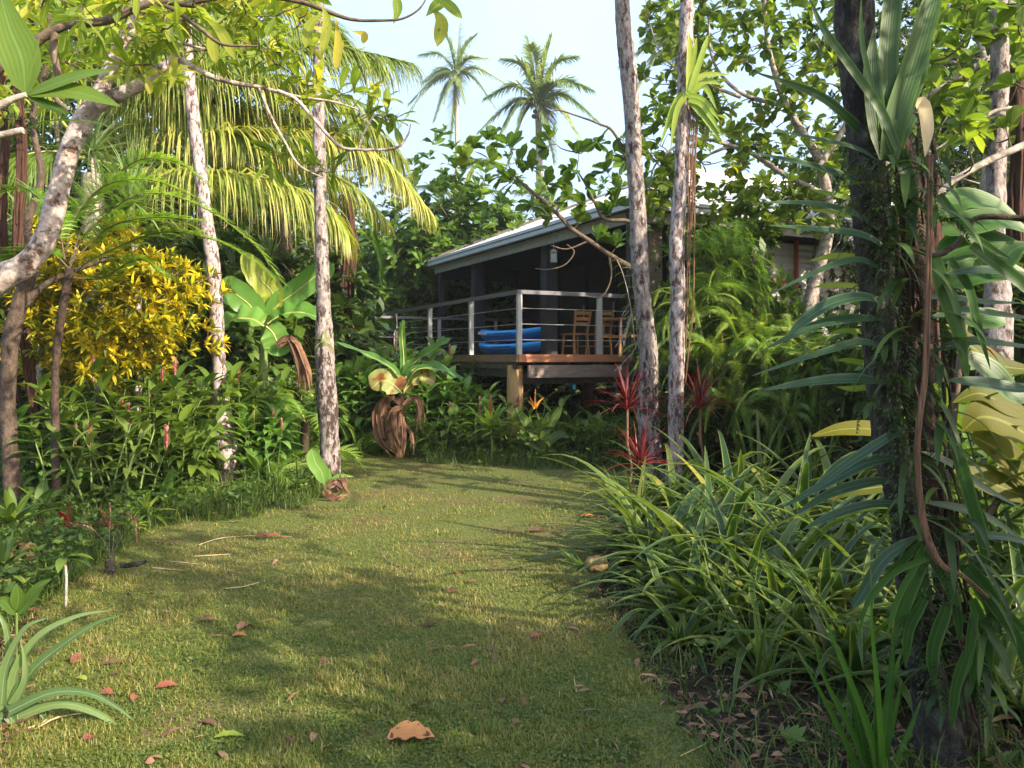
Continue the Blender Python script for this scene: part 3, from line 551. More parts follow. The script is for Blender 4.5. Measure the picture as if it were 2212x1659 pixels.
# chairs and table
ang = math.atan2(U[1], U[0])
def at_deck(px, Y): q = P(px, 0, Y); q[2] = DZ+.002; return q
def piece(name, t, fn):
    mb = MB(); fn(mb); return mb.build(name, 'chair', t, False)
def chair(label, p, rz):
    t = thing('timber_chair', label, 'chair', p, 'timber chairs on the verandah'); t.rotation_euler = (0, 0, rz)
    for sx in (-1, 1):
        piece('leg', t, lambda mb: bar(mb, (sx*.2, .2, 0), (sx*.18, .16, .438), .035, .04, up=(0, 1, 0)))
        def rear(mb): bar(mb, (sx*.19, -.22, 0), (sx*.17, -.17, .44), .035, .045, up=(0, 1, 0)); bar(mb, (sx*.17, -.172, .43), (sx*.2, -.27, .93), .035, .045, up=(0, 1, 0))
        piece('leg', t, rear)
        piece('stretcher', t, lambda mb: bar(mb, (sx*.186, -.17, .2), (sx*.186, .17, .2), .022, .03))
    piece('seat', t, lambda mb: box(mb, (0, 0, .455), (.43, .42, .03)))
    for z, y in ((.66, -.195), (.77, -.222), (.885, -.25)): piece('back_slat', t, lambda mb: box(mb, (0, y, z), (.36, .022, .075)))
    return t
chair('left timber chair with slatted back, clear of the grey railing post', at_deck(1243, 17.0), ang+.1)
chair('right timber chair with slatted back, partly behind the grey railing post', at_deck(1293, 17.1), ang-.05)
t = thing('timber_table', 'timber table beside the slatted chairs on the verandah', 'table', at_deck(1354, 16.6)); t.rotation_euler = (0, 0, ang)
piece('tabletop', t, lambda mb: box(mb, (0, 0, .74), (.9, .8, .035)))
for sx in (-1, 1):
    for sy in (-1, 1): piece('leg', t, lambda mb: bar(mb, (sx*.42, sy*.36, 0), (sx*.36, sy*.31, .722), .05, .05, up=(0, 1, 0)))
    piece('stretcher', t, lambda mb: bar(mb, (-.37, sx*.325, .4), (.37, sx*.325, .4), .03, .06))
t = thing('hanging_tag', 'small bright cyan tag hanging under the front of the deck', 'tag', P(1240, 836, 13.1))
mb = MB(); box(mb, (0, 0, 0), (.05, .012, .075)); mb.build('tag', 'cyan', t, False); mb = MB(); tube(mb, [(0, 0, .037), (0, 0, .11)], .003, 4); mb.build('cord', 'black', t)
# ------------------------------------------------------------------ trees that can be told apart
def off(o): return A([o.location.x, o.location.y, o.location.z])
def tree_part(mb, name, mat, t, smooth=True, label=None):
    o = mb.build(name, mat, t, smooth, off=off(t))
    if label: o['label'] = label
    return o
def lumpy(mb, pts, r, n=14, k=60, amp=.1, seed=0, mi=0):
    """trunk with an uneven, knobbly outline: low-frequency lobes plus fine grain"""
    g = np.random.default_rng(seed); p = spline(pts, k); rr = np.interp(np.linspace(0, 1, k), np.linspace(0, 1, len(r)), r)
    t = unit(np.gradient(p, axis=0)); s = unit(np.cross(t, A([.05, 1, .1]))); b = np.cross(s, t); ang = np.linspace(0, 2*np.pi, n, endpoint=False)
    zz = np.linspace(0, 1, k)[:, None]; f = np.zeros((k, n))
    for m in range(7): f += g.normal(0, .5)*np.sin(ang[None]*(1+m % 3)+zz*g.uniform(5, 60)+g.uniform(0, 6))
    q = rr[:, None]*(1+amp*f*.35+g.normal(0, amp*.28, (k, n)))
    V = p[:, None]+q[..., None]*(np.cos(ang)[None, :, None]*s[:, None]+np.sin(ang)[None, :, None]*b[:, None])
    i = np.arange(k-1)[:, None]*n; j = np.arange(n)[None]; j2 = (j+1) % n
    mb.add(V, np.stack([i+j, i+j2, i+n+j2, i+n+j], -1).reshape(-1, 4), None, mi)
def PP(l, Y):
    """list of (px, py[, Y]) to points"""
    return A([P(a[0], a[1], a[2] if len(a) > 2 else Y) for a in l])
g3 = np.random.default_rng(33)
def slim(label, pts, Y, wpx, seed, mats='pale'):
    p = PP(pts, Y); p[0, 2] = -.05; t = thing('pale_tree', label, 'tree', (p[0, 0], p[0, 1], 0), 'slim pale trunked trees round the lawn')
    mb = MB(); lumpy(mb, p, A(wpx)*Y/F/2*.92, 18, 110, .11, seed); tree_part(mb, 'trunk', mats, t)
    # crown above the frame
    top = p[-1]; mb = MB(); tips = top+g3.normal(0, 1, (14, 3))*A([.6, .6, .4])+A([0, 0, .8]); ml = MB(); d = twigs(mb, [top], tips, .01, .03)
    tree_part(mb, 'branch', 'grey', t); tufts(ml, tips, d, 5, .16, .06); tree_part(ml, 'crown', 'green', t); return t, p
tA, pA = slim('slim pale trunk leaning left at the left edge of the lawn', [(497, 1048), (487, 950), (477, 850), (472, 760), (463, 600), (447, 480), (430, 350), (412, 200), (402, 90), (398, -20), (400, -330)], 9.6, [52, 46, 34, 31, 32, 30, 29, 28, 26, 25, 20], 1)
tB, pB = slim('straight slim pale trunk with mossy lower half beside the lawn path', [(712, 1055), (712, 950), (706, 860), (702, 780), (700, 700), (697, 600), (692, 450), (689, 300), (688, 150), (690, 0), (692, -380)], 9.4, [52, 46, 47, 46, 38, 31, 30, 29, 25, 22, 18], 2)
tC, pC = slim('rough pale trunk standing in front of the deck corner, left of a pair', [(1408, 1005), (1402, 930), (1400, 850), (1398, 760), (1388, 640), (1380, 520), (1374, 400), (1366, 280), (1356, 150), (1347, 20), (1330, -300)], 10.3, [58, 50, 46, 44, 41, 41, 38, 37, 38, 36, 30], 3)
tD, pD = slim('pale trunk right of the pair, with long epiphyte roots down its side', [(1456, 1010), (1460, 930), (1460, 850), (1462, 760), (1464, 640), (1462, 520), (1470, 400), (1476, 280), (1480, 150), (1484, 20), (1492, -300)], 9.7, [42, 36, 36, 36, 35, 35, 33, 34, 34, 33, 28], 4)
for o in bpy.data.objects:
    if o.name.startswith('trunk') and o.parent in (tB,): o.data.materials[0] = M['palerough']
    if o.name.startswith('trunk') and o.parent in (tC,): o.data.materials[0] = M['palerough']
tA.children
# roots creeping on trunk D and C
t = thing('strap_epiphyte', 'bright yellow green strap leaved epiphyte growing on the right hand pale trunk', 'epiphyte', P(1490, 190, 9.6))
ml = MB()
for q in [[(1488, 200), (1500, 120), (1508, 75)], [(1488, 200), (1515, 120), (1528, 78)], [(1488, 190), (1520, 160), (1580, 158)], [(1488, 200), (1530, 170), (1563, 178)], [(1490, 205), (1525, 180), (1555, 235)], [(1488, 205), (1520, 215), (1558, 262)], [(1488, 215), (1520, 230), (1564, 300)], [(1488, 218), (1518, 240), (1556, 280)], [(1480, 200), (1460, 220), (1425, 318)], [(1482, 205), (1462, 240), (1448, 325)], [(1486, 200), (1488, 120), (1487, 70)], [(1490, 215), (1530, 262), (1560, 305)]]:
    sleaf(ml, PP(q, 9.5)+A([0, g3.normal(0, .05), 0]), .075, 'strap', .25, g3.uniform(.4, .9), 9)
tree_part(ml, 'foliage', 'lime', t)
mr = MB()
for i in range(9):
    x = 1490+g3.uniform(-3, 14); y1 = g3.uniform(330, 700)
    tube(mr, PP([(1488, 215), (x+4, 260), (x, 320+g3.uniform(0, 60)), (x-3, y1), (1482+g3.uniform(-3, 3), y1+150)], 9.6), .006, 4)
tree_part(mr, 'root', 'stalk', t)
# ---- left: big forked pale bough and the brown trunk under it
def limb_tree(name, label, cat, base, limbs, mat, tips, tdir, leafmat, k, L, W, droop, prof, tint=(0, 1), r=.008, seed=0, spread=.9, upb=.25, mid=True, barkamp=.1, twmat=None, rmax=.04, nseg=4, branch_name='branch', fold=.3):
    """limbs: list of (pts3d, radii); tips Nx3 joined by twigs"""
    g = np.random.default_rng(seed); t = thing(name, label, cat, base); nodes_ = []
    for i, (p, rr) in enumerate(limbs):
        mb = MB(); lumpy(mb, p, rr, 14 if rr[0] > .04 else 8, 50, barkamp if rr[0] > .03 else .05, seed+i); tree_part(mb, 'trunk' if i == 0 else 'limb', mat, t); nodes_.append(spline(p, 30)[8 if i == 0 else 3:])
    if len(tips):
        mb = MB(); d = twigs(mb, np.vstack(nodes_), tips, r, rmax, rg=g); tree_part(mb, 'twigs', twmat or mat, t)
        ml = MB(); tufts(ml, A(tips), d, k, L, W, spread, upb, prof, nseg, droop, tint, g, mid, fold); tree_part(ml, 'crown', leafmat, t)
    return t
Yb = 5.0
def rpoly(poly, n, Y, g, jit=0):
    """n points inside a px polygon, at depths in Y=(near, far)"""
    poly = A(poly, float) if False else np.asarray(poly, float); out = []
    lo, hi = poly.min(0), poly.max(0)
    while len(out) < n:
        p = g.uniform(lo, hi); ins = False; j = len(poly)-1
        for i in range(len(poly)):
            a, b = poly[i], poly[j]
            if (a[1] > p[1]) != (b[1] > p[1]) and p[0] < (b[0]-a[0])*(p[1]-a[1])/(b[1]-a[1])+a[0]: ins = not ins
            j = i
        if ins: out.append(P(p[0], p[1], g.uniform(*Y)))
    return A(out)
tipsL = PP([(640, 170), (605, 140), (665, 185), (690, 175), (735, 205), (760, 195), (790, 205), (820, 215), (850, 262), (835, 250), (800, 245), (770, 255), (600, 330), (585, 345), (683, 350), (700, 365), (722, 372), (660, 230), (560, 110), (600, 90), (545, 60), (580, 30), (520, 30), (640, 60), (600, 200), (640, 225), (740, 290), (620, 300)], 5)
tipsL2 = np.vstack([tipsL, rpoly([(60, -40), (560, -60), (520, 110), (420, 150), (300, 175), (200, 130), (120, 160), (90, 60)], 120, (4.2, 6.3), g3), rpoly([(440, -20), (700, -30), (690, 130), (540, 150)], 26, (4.6, 5.6), g3)])
bl = [(PP([(-420, 1220), (-300, 900), (-130, 705), (0, 603), (60, 568), (102, 505), (125, 420), (148, 335), (182, 258), (212, 218)], Yb), [.13, .12, .105, .085, .072, .066, .062, .06, .062, .06]),
      (PP([(208, 225), (235, 155), (268, 85), (312, 10), (345, -80)], Yb), [.055, .042, .038, .034, .03]),
      (PP([(212, 222), (280, 195), (330, 165), (385, 118), (408, 50), (445, -30)], Yb-.1), [.055, .04, .036, .032, .028, .024]),
      (PP([(385, 125), (440, 158), (500, 178), (560, 188), (640, 208), (720, 220), (775, 237)], Yb-.1), [.022, .018, .015, .012, .009, .007, .004]),
      (PP([(600, 196), (640, 215), (676, 255), (730, 313), (773, 323), (853, 320), (880, 293), (887, 268)], Yb-.15), [.012, .011, .011, .01, .009, .008, .006, .003]),
      (PP([(560, 190), (583, 247), (613, 303), (646, 357), (700, 385)], Yb-.1), [.01, .009, .008, .007, .003]),
      (PP([(775, 323), (785, 290), (808, 250), (830, 252)], Yb-.15), [.007, .006, .005, .003]),
      (PP([(270, 90), (300, 60), (340, 75), (400, 95), (460, 110)], Yb-.2), [.018, .016, .014, .01, .006])]
bl[0][0][0] = A([-3.6, 5, -.05])
limb_tree('leaning_tree', 'leaning pale tree with forked bough and yellow green leaf rosettes over the lawn', 'tree', (-3.6, 5, 0), bl, 'bough', tipsL2, None, 'mango', 7, .17, .05, .6, 'obov', r=.004, seed=5, twmat='twig', rmax=.02)
# dark mossy branch in the top left corner with twig to the right
bl = [(PP([(-500, 700), (-300, 330), (-60, 185), (10, 135), (70, 95), (140, 55), (230, 45), (330, 5), (420, 12)], 4.0), [.06, .05, .035, .03, .026, .022, .02, .018, .013]),
      (PP([(118, 62), (116, 110), (125, 160), (120, 210), (150, 240)], 4.0), [.02, .018, .016, .014, .01]),
      (PP([(280, 25), (350, 10), (430, 60), (480, 95), (560, 100)], 4.0), [.012, .011, .01, .008, .004]),
      (PP([(400, 8), (520, -12), (640, 2), (700, 22), (760, 42), (830, 44), (870, 40), (905, 20), (925, -10)], 4.0), [.014, .013, .012, .011, .009, .007, .006, .005, .003])]
bl[0][0][0] = A([-3.4, 4, 0])
t = limb_tree('dark_branched_tree', 'dark mossy branch reaching in at the top left with long yellow leaves', 'tree', (-3.4, 4, 0), bl, 'twig', rpoly([(150, -10), (420, -20), (470, 60), (300, 110), (180, 100)], 16, (3.8, 4.2), g3), None, 'mango', 6, .14, .045, .6, 'obov', r=.004, seed=6, rmax=.015)
ml = MB()
for q, wd, ti in (([(928, -5), (950, 30), (940, 82)], .07, .8), ([(925, 0), (965, 15), (1000, 48)], .05, .6), ([(845, 40), (855, 10), (850, -25)], .05, .5), ([(915, 15), (935, -5), (960, -20)], .06, .3), ([(700, 20), (712, 60), (700, 130)], .05, .75), ([(722, 30), (728, 90), (722, 148)], .045, .95), ([(690, 10), (660, 40), (650, 90)], .055, .7), ([(740, 30), (770, 40), (768, 60)], .04, .98),
                  ([(395, 125), (365, 135), (350, 175)], .035, .75), ([(345, 85), (352, 120), (348, 160)], .05, .85), ([(300, 150), (310, 175), (312, 195)], .04, .9), ([(480, 30), (450, 70), (455, 130)], .06, .75), ([(430, 25), (470, 60), (500, 120)], .055, .7)):
    sleaf(ml, PP(q, 4.0)+A([0, g3.normal(0, .1), 0]), wd, 'obov', .3, ti, 9)
tree_part(ml, 'foliage', 'mango', t)
# big glossy leaves close by at the left
t = thing('broadleaf_sprig', 'large glossy green leaves on a knobbly twig close by at the left edge', 'plant', P(55, 205, 1.6))
mr = MB(); tube(mr, spline(PP([(-160, 330), (-40, 250), (0, 228), (30, 213), (58, 205)], 1.6), 14), [.011, .009, .008, .007, .006], 8, noise=.06); tree_part(mr, 'twig', 'grey', t)
for q, wd, ti in (([(55, 203), (48, 130), (20, 60), (-8, -40)], .075, .55), ([(58, 205), (110, 185), (180, 162), (246, 152)], .03, .5), ([(60, 205), (120, 196), (190, 205), (260, 230)], .042, .6), ([(58, 208), (100, 225), (140, 245), (128, 260)], .02, .3), ([(58, 203), (72, 160), (85, 80), (84, 150)][:3], .014, .7)):
    ml = MB(); sleaf(ml, PP(q, 1.6), wd, 'lance', .2, ti, 14, nrm=(.1, -1, .5)); tree_part(ml, 'leaf', 'green', t)
ml = MB(); sleaf(ml, PP([(50, 282), (110, 262), (200, 265), (252, 280)], 2.0), .02, 'lance', .3, .3, 10, nrm=(0, -.3, 1)); tree_part(ml, 'leaf', 'green', t)
mr = MB(); tube(mr, spline(PP([(-60, 300), (0, 292), (50, 282)], 2.0), 8), .009, 6, noise=.05); tree_part(mr, 'twig', 'grey', t)
# brown trunk lower left
p = PP([(34, 1100), (22, 980), (16, 850), (25, 730), (45, 650), (62, 600), (70, 560), (60, 480), (90, 380), (70, 250), (110, 100), (90, -60)], 7.9); p[0, 2] = 0
limb_tree('brown_tree', 'brown scaly trunk at the left edge crossing under the pale bough', 'tree', (p[0, 0], p[0, 1], 0), [(p, A([40, 34, 32, 33, 34, 30, 20, 16, 14, 12, 11, 10])*7.9/F/2), (PP([(50, 660), (90, 620), (150, 590), (230, 560)], 7.9), [.05, .035, .025, .015])], 'brown', rpoly([(-40, -30), (200, -30), (160, 200), (0, 300)], 40, (7, 9), g3), None, 'mango', 7, .17, .055, .5, 'obov', r=.005, seed=8, twmat='twig')
# red-brown aerial root columns
def rootcol(label, pts, Y, wpx, seed, n=16, mat='redfib'):
    g = np.random.default_rng(seed); p = PP(pts, Y); p = np.vstack([A([[p[0, 0]+.1, p[0, 1]+.3, -.05]]), p]) if p[0, 2] > .15 else p; t = thing('shaggy_tree', label, 'tree fern', (p[0, 0], p[0, 1], 0), 'shaggy reddish trunks behind the garden beds'); mb = MB()
    p = spline(p, 24); w_ = wpx*Y/F/2; lumpy(mb, p[:, :], [w_*.7, w_*.7, w_*.9, w_], 12, 40, .3, seed)
    for i in range(n):
        a = g.uniform(0, 6.28); o = A([math.cos(a), math.sin(a), 0])*w_*g.uniform(.8, 1.25); s0, s1 = sorted(g.integers(0, 24, 2)); 
        if s1-s0 > 4: tube(mb, p[s0:s1]+o+g.normal(0, w_*.08, (s1-s0, 3)), .012+w_*.06, 5)
    tree_part(mb, 'trunk', mat, t); return t
rootcol('shaggy red brown trunk, the thickest one, left of the deck railing', [(752, 760), (749, 640), (756, 540), (752, 450), (744, 420)], 15, 24, 1, 50)
rootcol('narrower shaggy red brown trunk just right of the mossy pale trunk', [(722, 760), (722, 640), (724, 540), (720, 430), (716, 330)], 15.4, 14, 2, 24)
rootcol('dark shaggy trunk with old fronds under the golden palm leaves', [(610, 700), (608, 620), (606, 540), (600, 440)], 14.5, 40, 3, 20, 'fibre')
rootcol('hanging red brown root column at the far left, nearer the frame edge', [(44, 640), (40, 480), (46, 330), (35, 180), (20, 60)], 8.6, 15, 4, 34)
rootcol('second hanging red brown root column at the far left', [(8, 560), (6, 420), (12, 300), (4, 160)], 8.8, 13, 5, 26)
rootcol('red brown trunk at the far right edge beside the small leaved tree', [(2200, 900), (2206, 700), (2198, 500), (2204, 300), (2190, 150)], 7.5, 34, 6, 20)
rootcol('mossy red brown trunk behind the dark epiphyte trunk', [(2030, 900), (2010, 700), (2020, 520), (2012, 380)], 6.5, 34, 7, 20)
# ---- coconut palms
def palm_fronds(t, specs, mat, Lf, Wf, n, r, seed, hang=1.1, tints=None, ang=60, nseg=4):
    g = np.random.default_rng(seed)
    for i, p in enumerate(specs):
        ml = MB(); ti = (0, 1) if tints is None else tints[i]
        frond(ml, ml, p, n, Lf, Wf, ang, hang, r, ti, rg=g, nseg=nseg, mis=(0, 1), lift=.15, rollf=g.normal(0, .3), drooprange=.55); tree_part(ml, 'frond', [mat, 'rachis'], t, True)
t = thing('coconut_palm', 'near coconut palm with huge golden green fronds arching over the left garden', 'palm', (-6.3, 12.2, 0))
mb = MB(); lumpy(mb, [(-6.3, 12.2, -.05), (-6.2, 12, 2), (-6.1, 11.7, 4.2)], [.26, .17, .15], 16, 50, .05, 3); tree_part(mb, 'trunk', 'grey', t)
palm_fronds(t, [PP(q, 11.4) for q in (
    [(170, 330, 11.8), (330, 300, 11.6), (480, 286, 11.3), (600, 286), (750, 306, 11.2), (850, 365, 11), (925, 455, 10.9)],
    [(170, 300, 11.8), (300, 180, 11.5), (430, 120, 11.4), (560, 98), (700, 98), (800, 115), (892, 138)],
    [(150, 290, 11.8), (250, 150, 11.6), (380, 60, 11.5), (500, 10), (620, 12), (700, 50), (740, 90)],
    [(170, 320, 11.8), (320, 232, 11.5), (450, 190), (600, 185), (730, 225), (820, 290), (868, 345)],
    [(170, 340, 11.8), (330, 370, 11.2), (470, 372, 10.8), (600, 392, 10.6), (700, 440, 10.5), (750, 505, 10.4)],
    [(160, 280, 12), (200, 120, 12), (300, 0, 12.2), (420, -90, 12.4), (540, -60, 12.6)],
    [(170, 310, 12), (80, 200, 11.6), (-20, 160, 11.3), (-120, 200, 11), (-200, 300, 11)],
    [(170, 330, 12), (80, 330, 11.6), (0, 360, 11.3), (-80, 440, 11)],
    [(180, 300, 12.3), (260, 120, 12.3), (350, 40, 12.4), (450, 50, 12.4), (540, 120, 12.4), (590, 210, 12.4)],
    [(180, 310, 12.1), (300, 210, 11.9), (400, 200, 11.7), (480, 240, 11.5), (530, 310, 11.4)],
    [(200, 320, 12.4), (380, 250, 12.2), (540, 240, 12), (680, 262, 12), (800, 318, 12), (880, 400, 12)],
    [(200, 300, 12.6), (330, 130, 12.8), (460, 70, 13), (600, 58, 13), (740, 90, 13.2), (830, 150, 13.2)],
    [(200, 340, 12.4), (350, 345, 12.6), (520, 335, 12.8), (650, 352, 13), (760, 400, 13), (830, 470, 13)],
    [(170, 300, 12.2), (260, 200, 13), (400, 150, 13.8), (560, 160, 14.4), (720, 200, 15), (850, 250, 15.4)],
    [(170, 310, 12.2), (280, 270, 13), (440, 250, 13.8), (620, 262, 14.4), (790, 320, 15), (890, 400, 15.4)])],
    'palm', 1.2, .036, 210, .028, 21, 3.2, [(.45, 1), (.2, .6), (0, .4), (.3, .75), (.3, .8), (0, .3), (0, .4), (0, .4), (.1, .6), (.2, .7), (.3, .9), (.1, .6), (.3, .9), (0, .5), (.2, .8)], 62)
t2 = thing('palm_frond_dead', 'brown and green hanging fern frond below the palm leaves', 'frond', P(815, 470, 12.6)); 
ml = MB(); frond(ml, ml, PP([(790, 440), (800, 500), (815, 560), (820, 610)], 12.8), 34, .36, .05, 75, .3, .01, (.1, .5), rg=g3, mis=(0, 1)); tree_part(ml, 'foliage', ['fern', 'rachis'], t2)
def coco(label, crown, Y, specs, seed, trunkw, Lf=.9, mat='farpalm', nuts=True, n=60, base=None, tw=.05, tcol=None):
    c = P(crown[0], crown[1], Y); b = A([base if base is not None else c[0], Y, 0]); t = thing('coconut_palm', label, 'palm', b, 'coconut palms rising beyond the house')
    mb = MB(); tube(mb, spline([b, (b+c)/2+A([.1, 0, 0]), c], 30), np.linspace(trunkw*1.3, trunkw, 30), 10, noise=.04); tree_part(mb, 'trunk', 'grey', t)
    g = np.random.default_rng(seed); sc = Y/F
    for q in specs:
        dx, dy, dp, sag = q; e = c+A([dx*sc*1.12, dp, -dy*sc*1.12]); L = np.linalg.norm(e-c); m = c+(e-c)*.5+A([0, 0, sag*L]); m0 = c+(e-c)*.2+A([0, 0, sag*L*.75])
        ml = MB(); frond(ml, ml, [c, m0, m, e], int(n*1.3), Lf*1.15, tw*2.2, 62, 1.3, .05, (.0, .6) if g.uniform() < .6 else (.4, 1), rg=g, mis=(0, 1), start=.1); tree_part(ml, 'frond', [mat, 'rachis'], t)
    if nuts:
        mb = MB()
        for i in range(12):
            a = g.uniform(0, 6.28); q = c+A([math.cos(a)*.28, math.sin(a)*.28, -g.uniform(.1, .55)]); tube(mb, spline([q-A([0, 0, .13]), q-A([0, 0, .07]), q+A([0, 0, .05]), q+A([0, 0, .12])], 7), [.03, .1, .12, .1, .02], 8, 0)
        tree_part(mb, 'coconut', 'stalk', t)
    return t
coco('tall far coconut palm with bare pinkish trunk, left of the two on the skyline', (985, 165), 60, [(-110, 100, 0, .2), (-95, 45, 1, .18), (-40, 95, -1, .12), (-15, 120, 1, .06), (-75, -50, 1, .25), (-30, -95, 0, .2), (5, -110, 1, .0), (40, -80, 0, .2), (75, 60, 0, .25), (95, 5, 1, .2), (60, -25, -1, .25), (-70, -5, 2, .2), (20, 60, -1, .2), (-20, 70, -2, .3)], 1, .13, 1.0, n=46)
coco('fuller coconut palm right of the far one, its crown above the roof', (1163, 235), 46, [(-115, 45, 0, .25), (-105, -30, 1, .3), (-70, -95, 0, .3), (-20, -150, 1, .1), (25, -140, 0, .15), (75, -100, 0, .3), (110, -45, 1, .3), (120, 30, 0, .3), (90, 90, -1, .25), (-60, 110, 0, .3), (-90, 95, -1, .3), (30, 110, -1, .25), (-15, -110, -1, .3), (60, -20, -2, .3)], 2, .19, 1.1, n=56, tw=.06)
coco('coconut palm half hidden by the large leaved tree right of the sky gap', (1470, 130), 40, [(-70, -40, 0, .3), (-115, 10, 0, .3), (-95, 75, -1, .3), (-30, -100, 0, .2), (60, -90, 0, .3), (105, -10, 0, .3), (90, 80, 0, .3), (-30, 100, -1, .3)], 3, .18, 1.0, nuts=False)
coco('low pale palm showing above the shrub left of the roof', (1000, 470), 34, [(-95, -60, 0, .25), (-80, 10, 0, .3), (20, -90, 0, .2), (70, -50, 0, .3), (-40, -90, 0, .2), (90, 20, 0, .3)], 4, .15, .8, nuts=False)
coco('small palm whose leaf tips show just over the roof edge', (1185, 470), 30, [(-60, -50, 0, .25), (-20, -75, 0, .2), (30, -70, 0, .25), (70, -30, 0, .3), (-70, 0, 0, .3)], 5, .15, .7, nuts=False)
# ---- almond tree between the pale trunks (big round leaves) in front of the house
Ya = 11.2
tipsM = PP([(1150, 440), (1190, 470), (1250, 480), (1290, 520), (1180, 400), (1330, 530), (1105, 395), (1190, 300), (1180, 320), (1120, 350), (1100, 318), (1150, 362), (1240, 370), (1228, 430), (1310, 370), (1270, 400), (1338, 405), (1350, 350), (1010, 345), (1290, 310), (1215, 405), (1312, 462), (1372, 500), (1262, 440), (1086, 380), (1340, 300), (1020, 320), (1250, 330), (1330, 440), (1055, 300), (1060, 350)], Ya)
bl = [(PP([(1420, 1010), (1412, 850), (1398, 700), (1382, 600), (1335, 562), (1316, 550), (1273, 520), (1233, 493), (1209, 467), (1176, 437), (1149, 413), (1112, 380)], Ya), [.08, .075, .07, .055, .038, .034, .032, .03, .027, .022, .017, .01]),
      (PP([(1385, 600), (1370, 500), (1356, 478), (1306, 473), (1286, 440), (1266, 400), (1246, 367)], Ya), [.05, .03, .03, .025, .02, .016, .01]),
      (PP([(1376, 500), (1365, 400), (1350, 333), (1323, 283), (1293, 267), (1246, 250), (1203, 238), (1183, 252)], Ya), [.035, .03, .025, .02, .016, .013, .01, .005]),
      (PP([(1273, 520), (1225, 538), (1190, 530)], Ya), [.015, .01, .006]), (PP([(1316, 552), (1320, 600), (1300, 640), (1265, 640)], Ya), [.02, .013, .01, .005]),
      (PP([(1225, 528), (1240, 545), (1220, 572), (1185, 582), (1156, 580)], Ya), [.008, .009, .009, .008, .005]),
      (PP([(1176, 437), (1130, 400), (1100, 360), (1108, 330)], Ya), [.014, .012, .009, .006]), (PP([(1112, 378), (1085, 360), (1040, 345), (1015, 352)], Ya), [.01, .008, .006, .004])]
bl[0][0][0, 2] = -.05
limb_tree('almond_tree', 'tree with big round leaves reaching left over the white roof edge', 'tree', tuple(bl[0][0][0]*A([1, 1, 0])), bl, 'twig', tipsM, None, 'almond', 10, .25, .14, .3, 'obov', (.0, .9), r=.006, seed=9, spread=1.0, upb=.35, nseg=5)
# ---- large leaved canopy right of the pair
def canopy(name, label, base, limbs, polys, Yr, mat, n, k, L, W, seed, bark='grey', r=.006, tint=(0, .95), droop=.4, prof='obov', tw='twig', spread=.95, mid=True, nseg=4):
    g = np.random.default_rng(seed); tips = np.vstack([rpoly(q, m, Yr, g) for q, m in zip(polys, n)])
    return limb_tree(name, label, 'tree', base, limbs, bark, tips, None, mat, k, L, W, droop, prof, tint, r=r, seed=seed, spread=spread, mid=mid, twmat=tw, nseg=nseg)
b = P(1740, 700, 12.4); b0 = A([b[0], 12.4, 0])
bl = [([b0, P(1745, 700, 12.4), P(1765, 590, 12.4), P(1790, 480, 12.3), P(1770, 350, 12.2), P(1700, 230, 12.1), P(1660, 100, 12), P(1650, -40, 12)], [.14, .12, .1, .09, .07, .05, .035, .02]),
      (PP([(1780, 420), (1700, 380), (1600, 320), (1540, 330), (1500, 360)], 12.2), [.05, .04, .03, .02, .01]), (PP([(1770, 360), (1830, 260), (1850, 150), (1800, 40)], 12), [.05, .04, .03, .02]),
      (PP([(1700, 230), (1600, 200), (1540, 130), (1530, 20)], 12), [.04, .03, .02, .012]), (PP([(1790, 470), (1900, 380), (1950, 250), (1960, 120)], 12), [.05, .04, .03, .02]),
      (PP([(1600, 320), (1500, 300), (1420, 350), (1400, 420)], 12), [.03, .022, .016, .01]), (PP([(1600, 210), (1500, 170), (1430, 120), (1400, 40)], 12), [.03, .02, .014, .008])]
canopy('large_leaved_tree', 'tall tree with big round yellow green leaves and tangled branches, right of the pale pair', tuple(b0), bl,
       [[(1385, -60), (1830, -60), (1850, 140), (1700, 170), (1560, 130), (1400, 160)], [(1380, 160), (1560, 140), (1560, 330), (1400, 450), (1385, 420)], [(1560, 180), (1840, 180), (1840, 330), (1740, 420), (1560, 420)], [(1420, 400), (1640, 390), (1820, 400), (1800, 500), (1600, 530), (1430, 560)]], (11.6, 13.2), 'canopy', (210, 95, 85, 95), 8, .2, .115, 12, 'grey')
b0 = A([P(2160, 775, 7.9)[0], 7.9, 0])
bl = [([b0, P(2165, 700, 7.9), P(2135, 520, 7.9), P(2145, 350, 7.9), P(2150, 200, 7.9), P(2175, 60, 7.9), P(2190, -80, 7.9)], [.13, .1, .1, .09, .08, .07, .06]),
      (PP([(2220, 310), (2130, 350), (2060, 390), (2000, 440), (1900, 500)], 6.4), [.03, .028, .024, .018, .01]), (PP([(2150, 120), (2080, 160), (2000, 210), (1930, 260)], 7.5), [.03, .025, .02, .012]), (PP([(2230, 235), (2150, 240), (2060, 300), (2010, 330)], 6.6), [.018, .016, .012, .008])]
canopy('large_leaved_tree', 'tree with pale flaky trunk at the top right, big leaves hanging round it', tuple(b0), bl,
       [[(2010, -60), (2260, -60), (2260, 130), (2060, 140), (2000, 200)], [(1990, 150), (2200, 160), (2180, 330), (2060, 330), (2000, 280)]], (5.8, 8.4), 'canopy', (60, 30), 7, .19, .11, 13, 'grey', tint=(.1, .9))
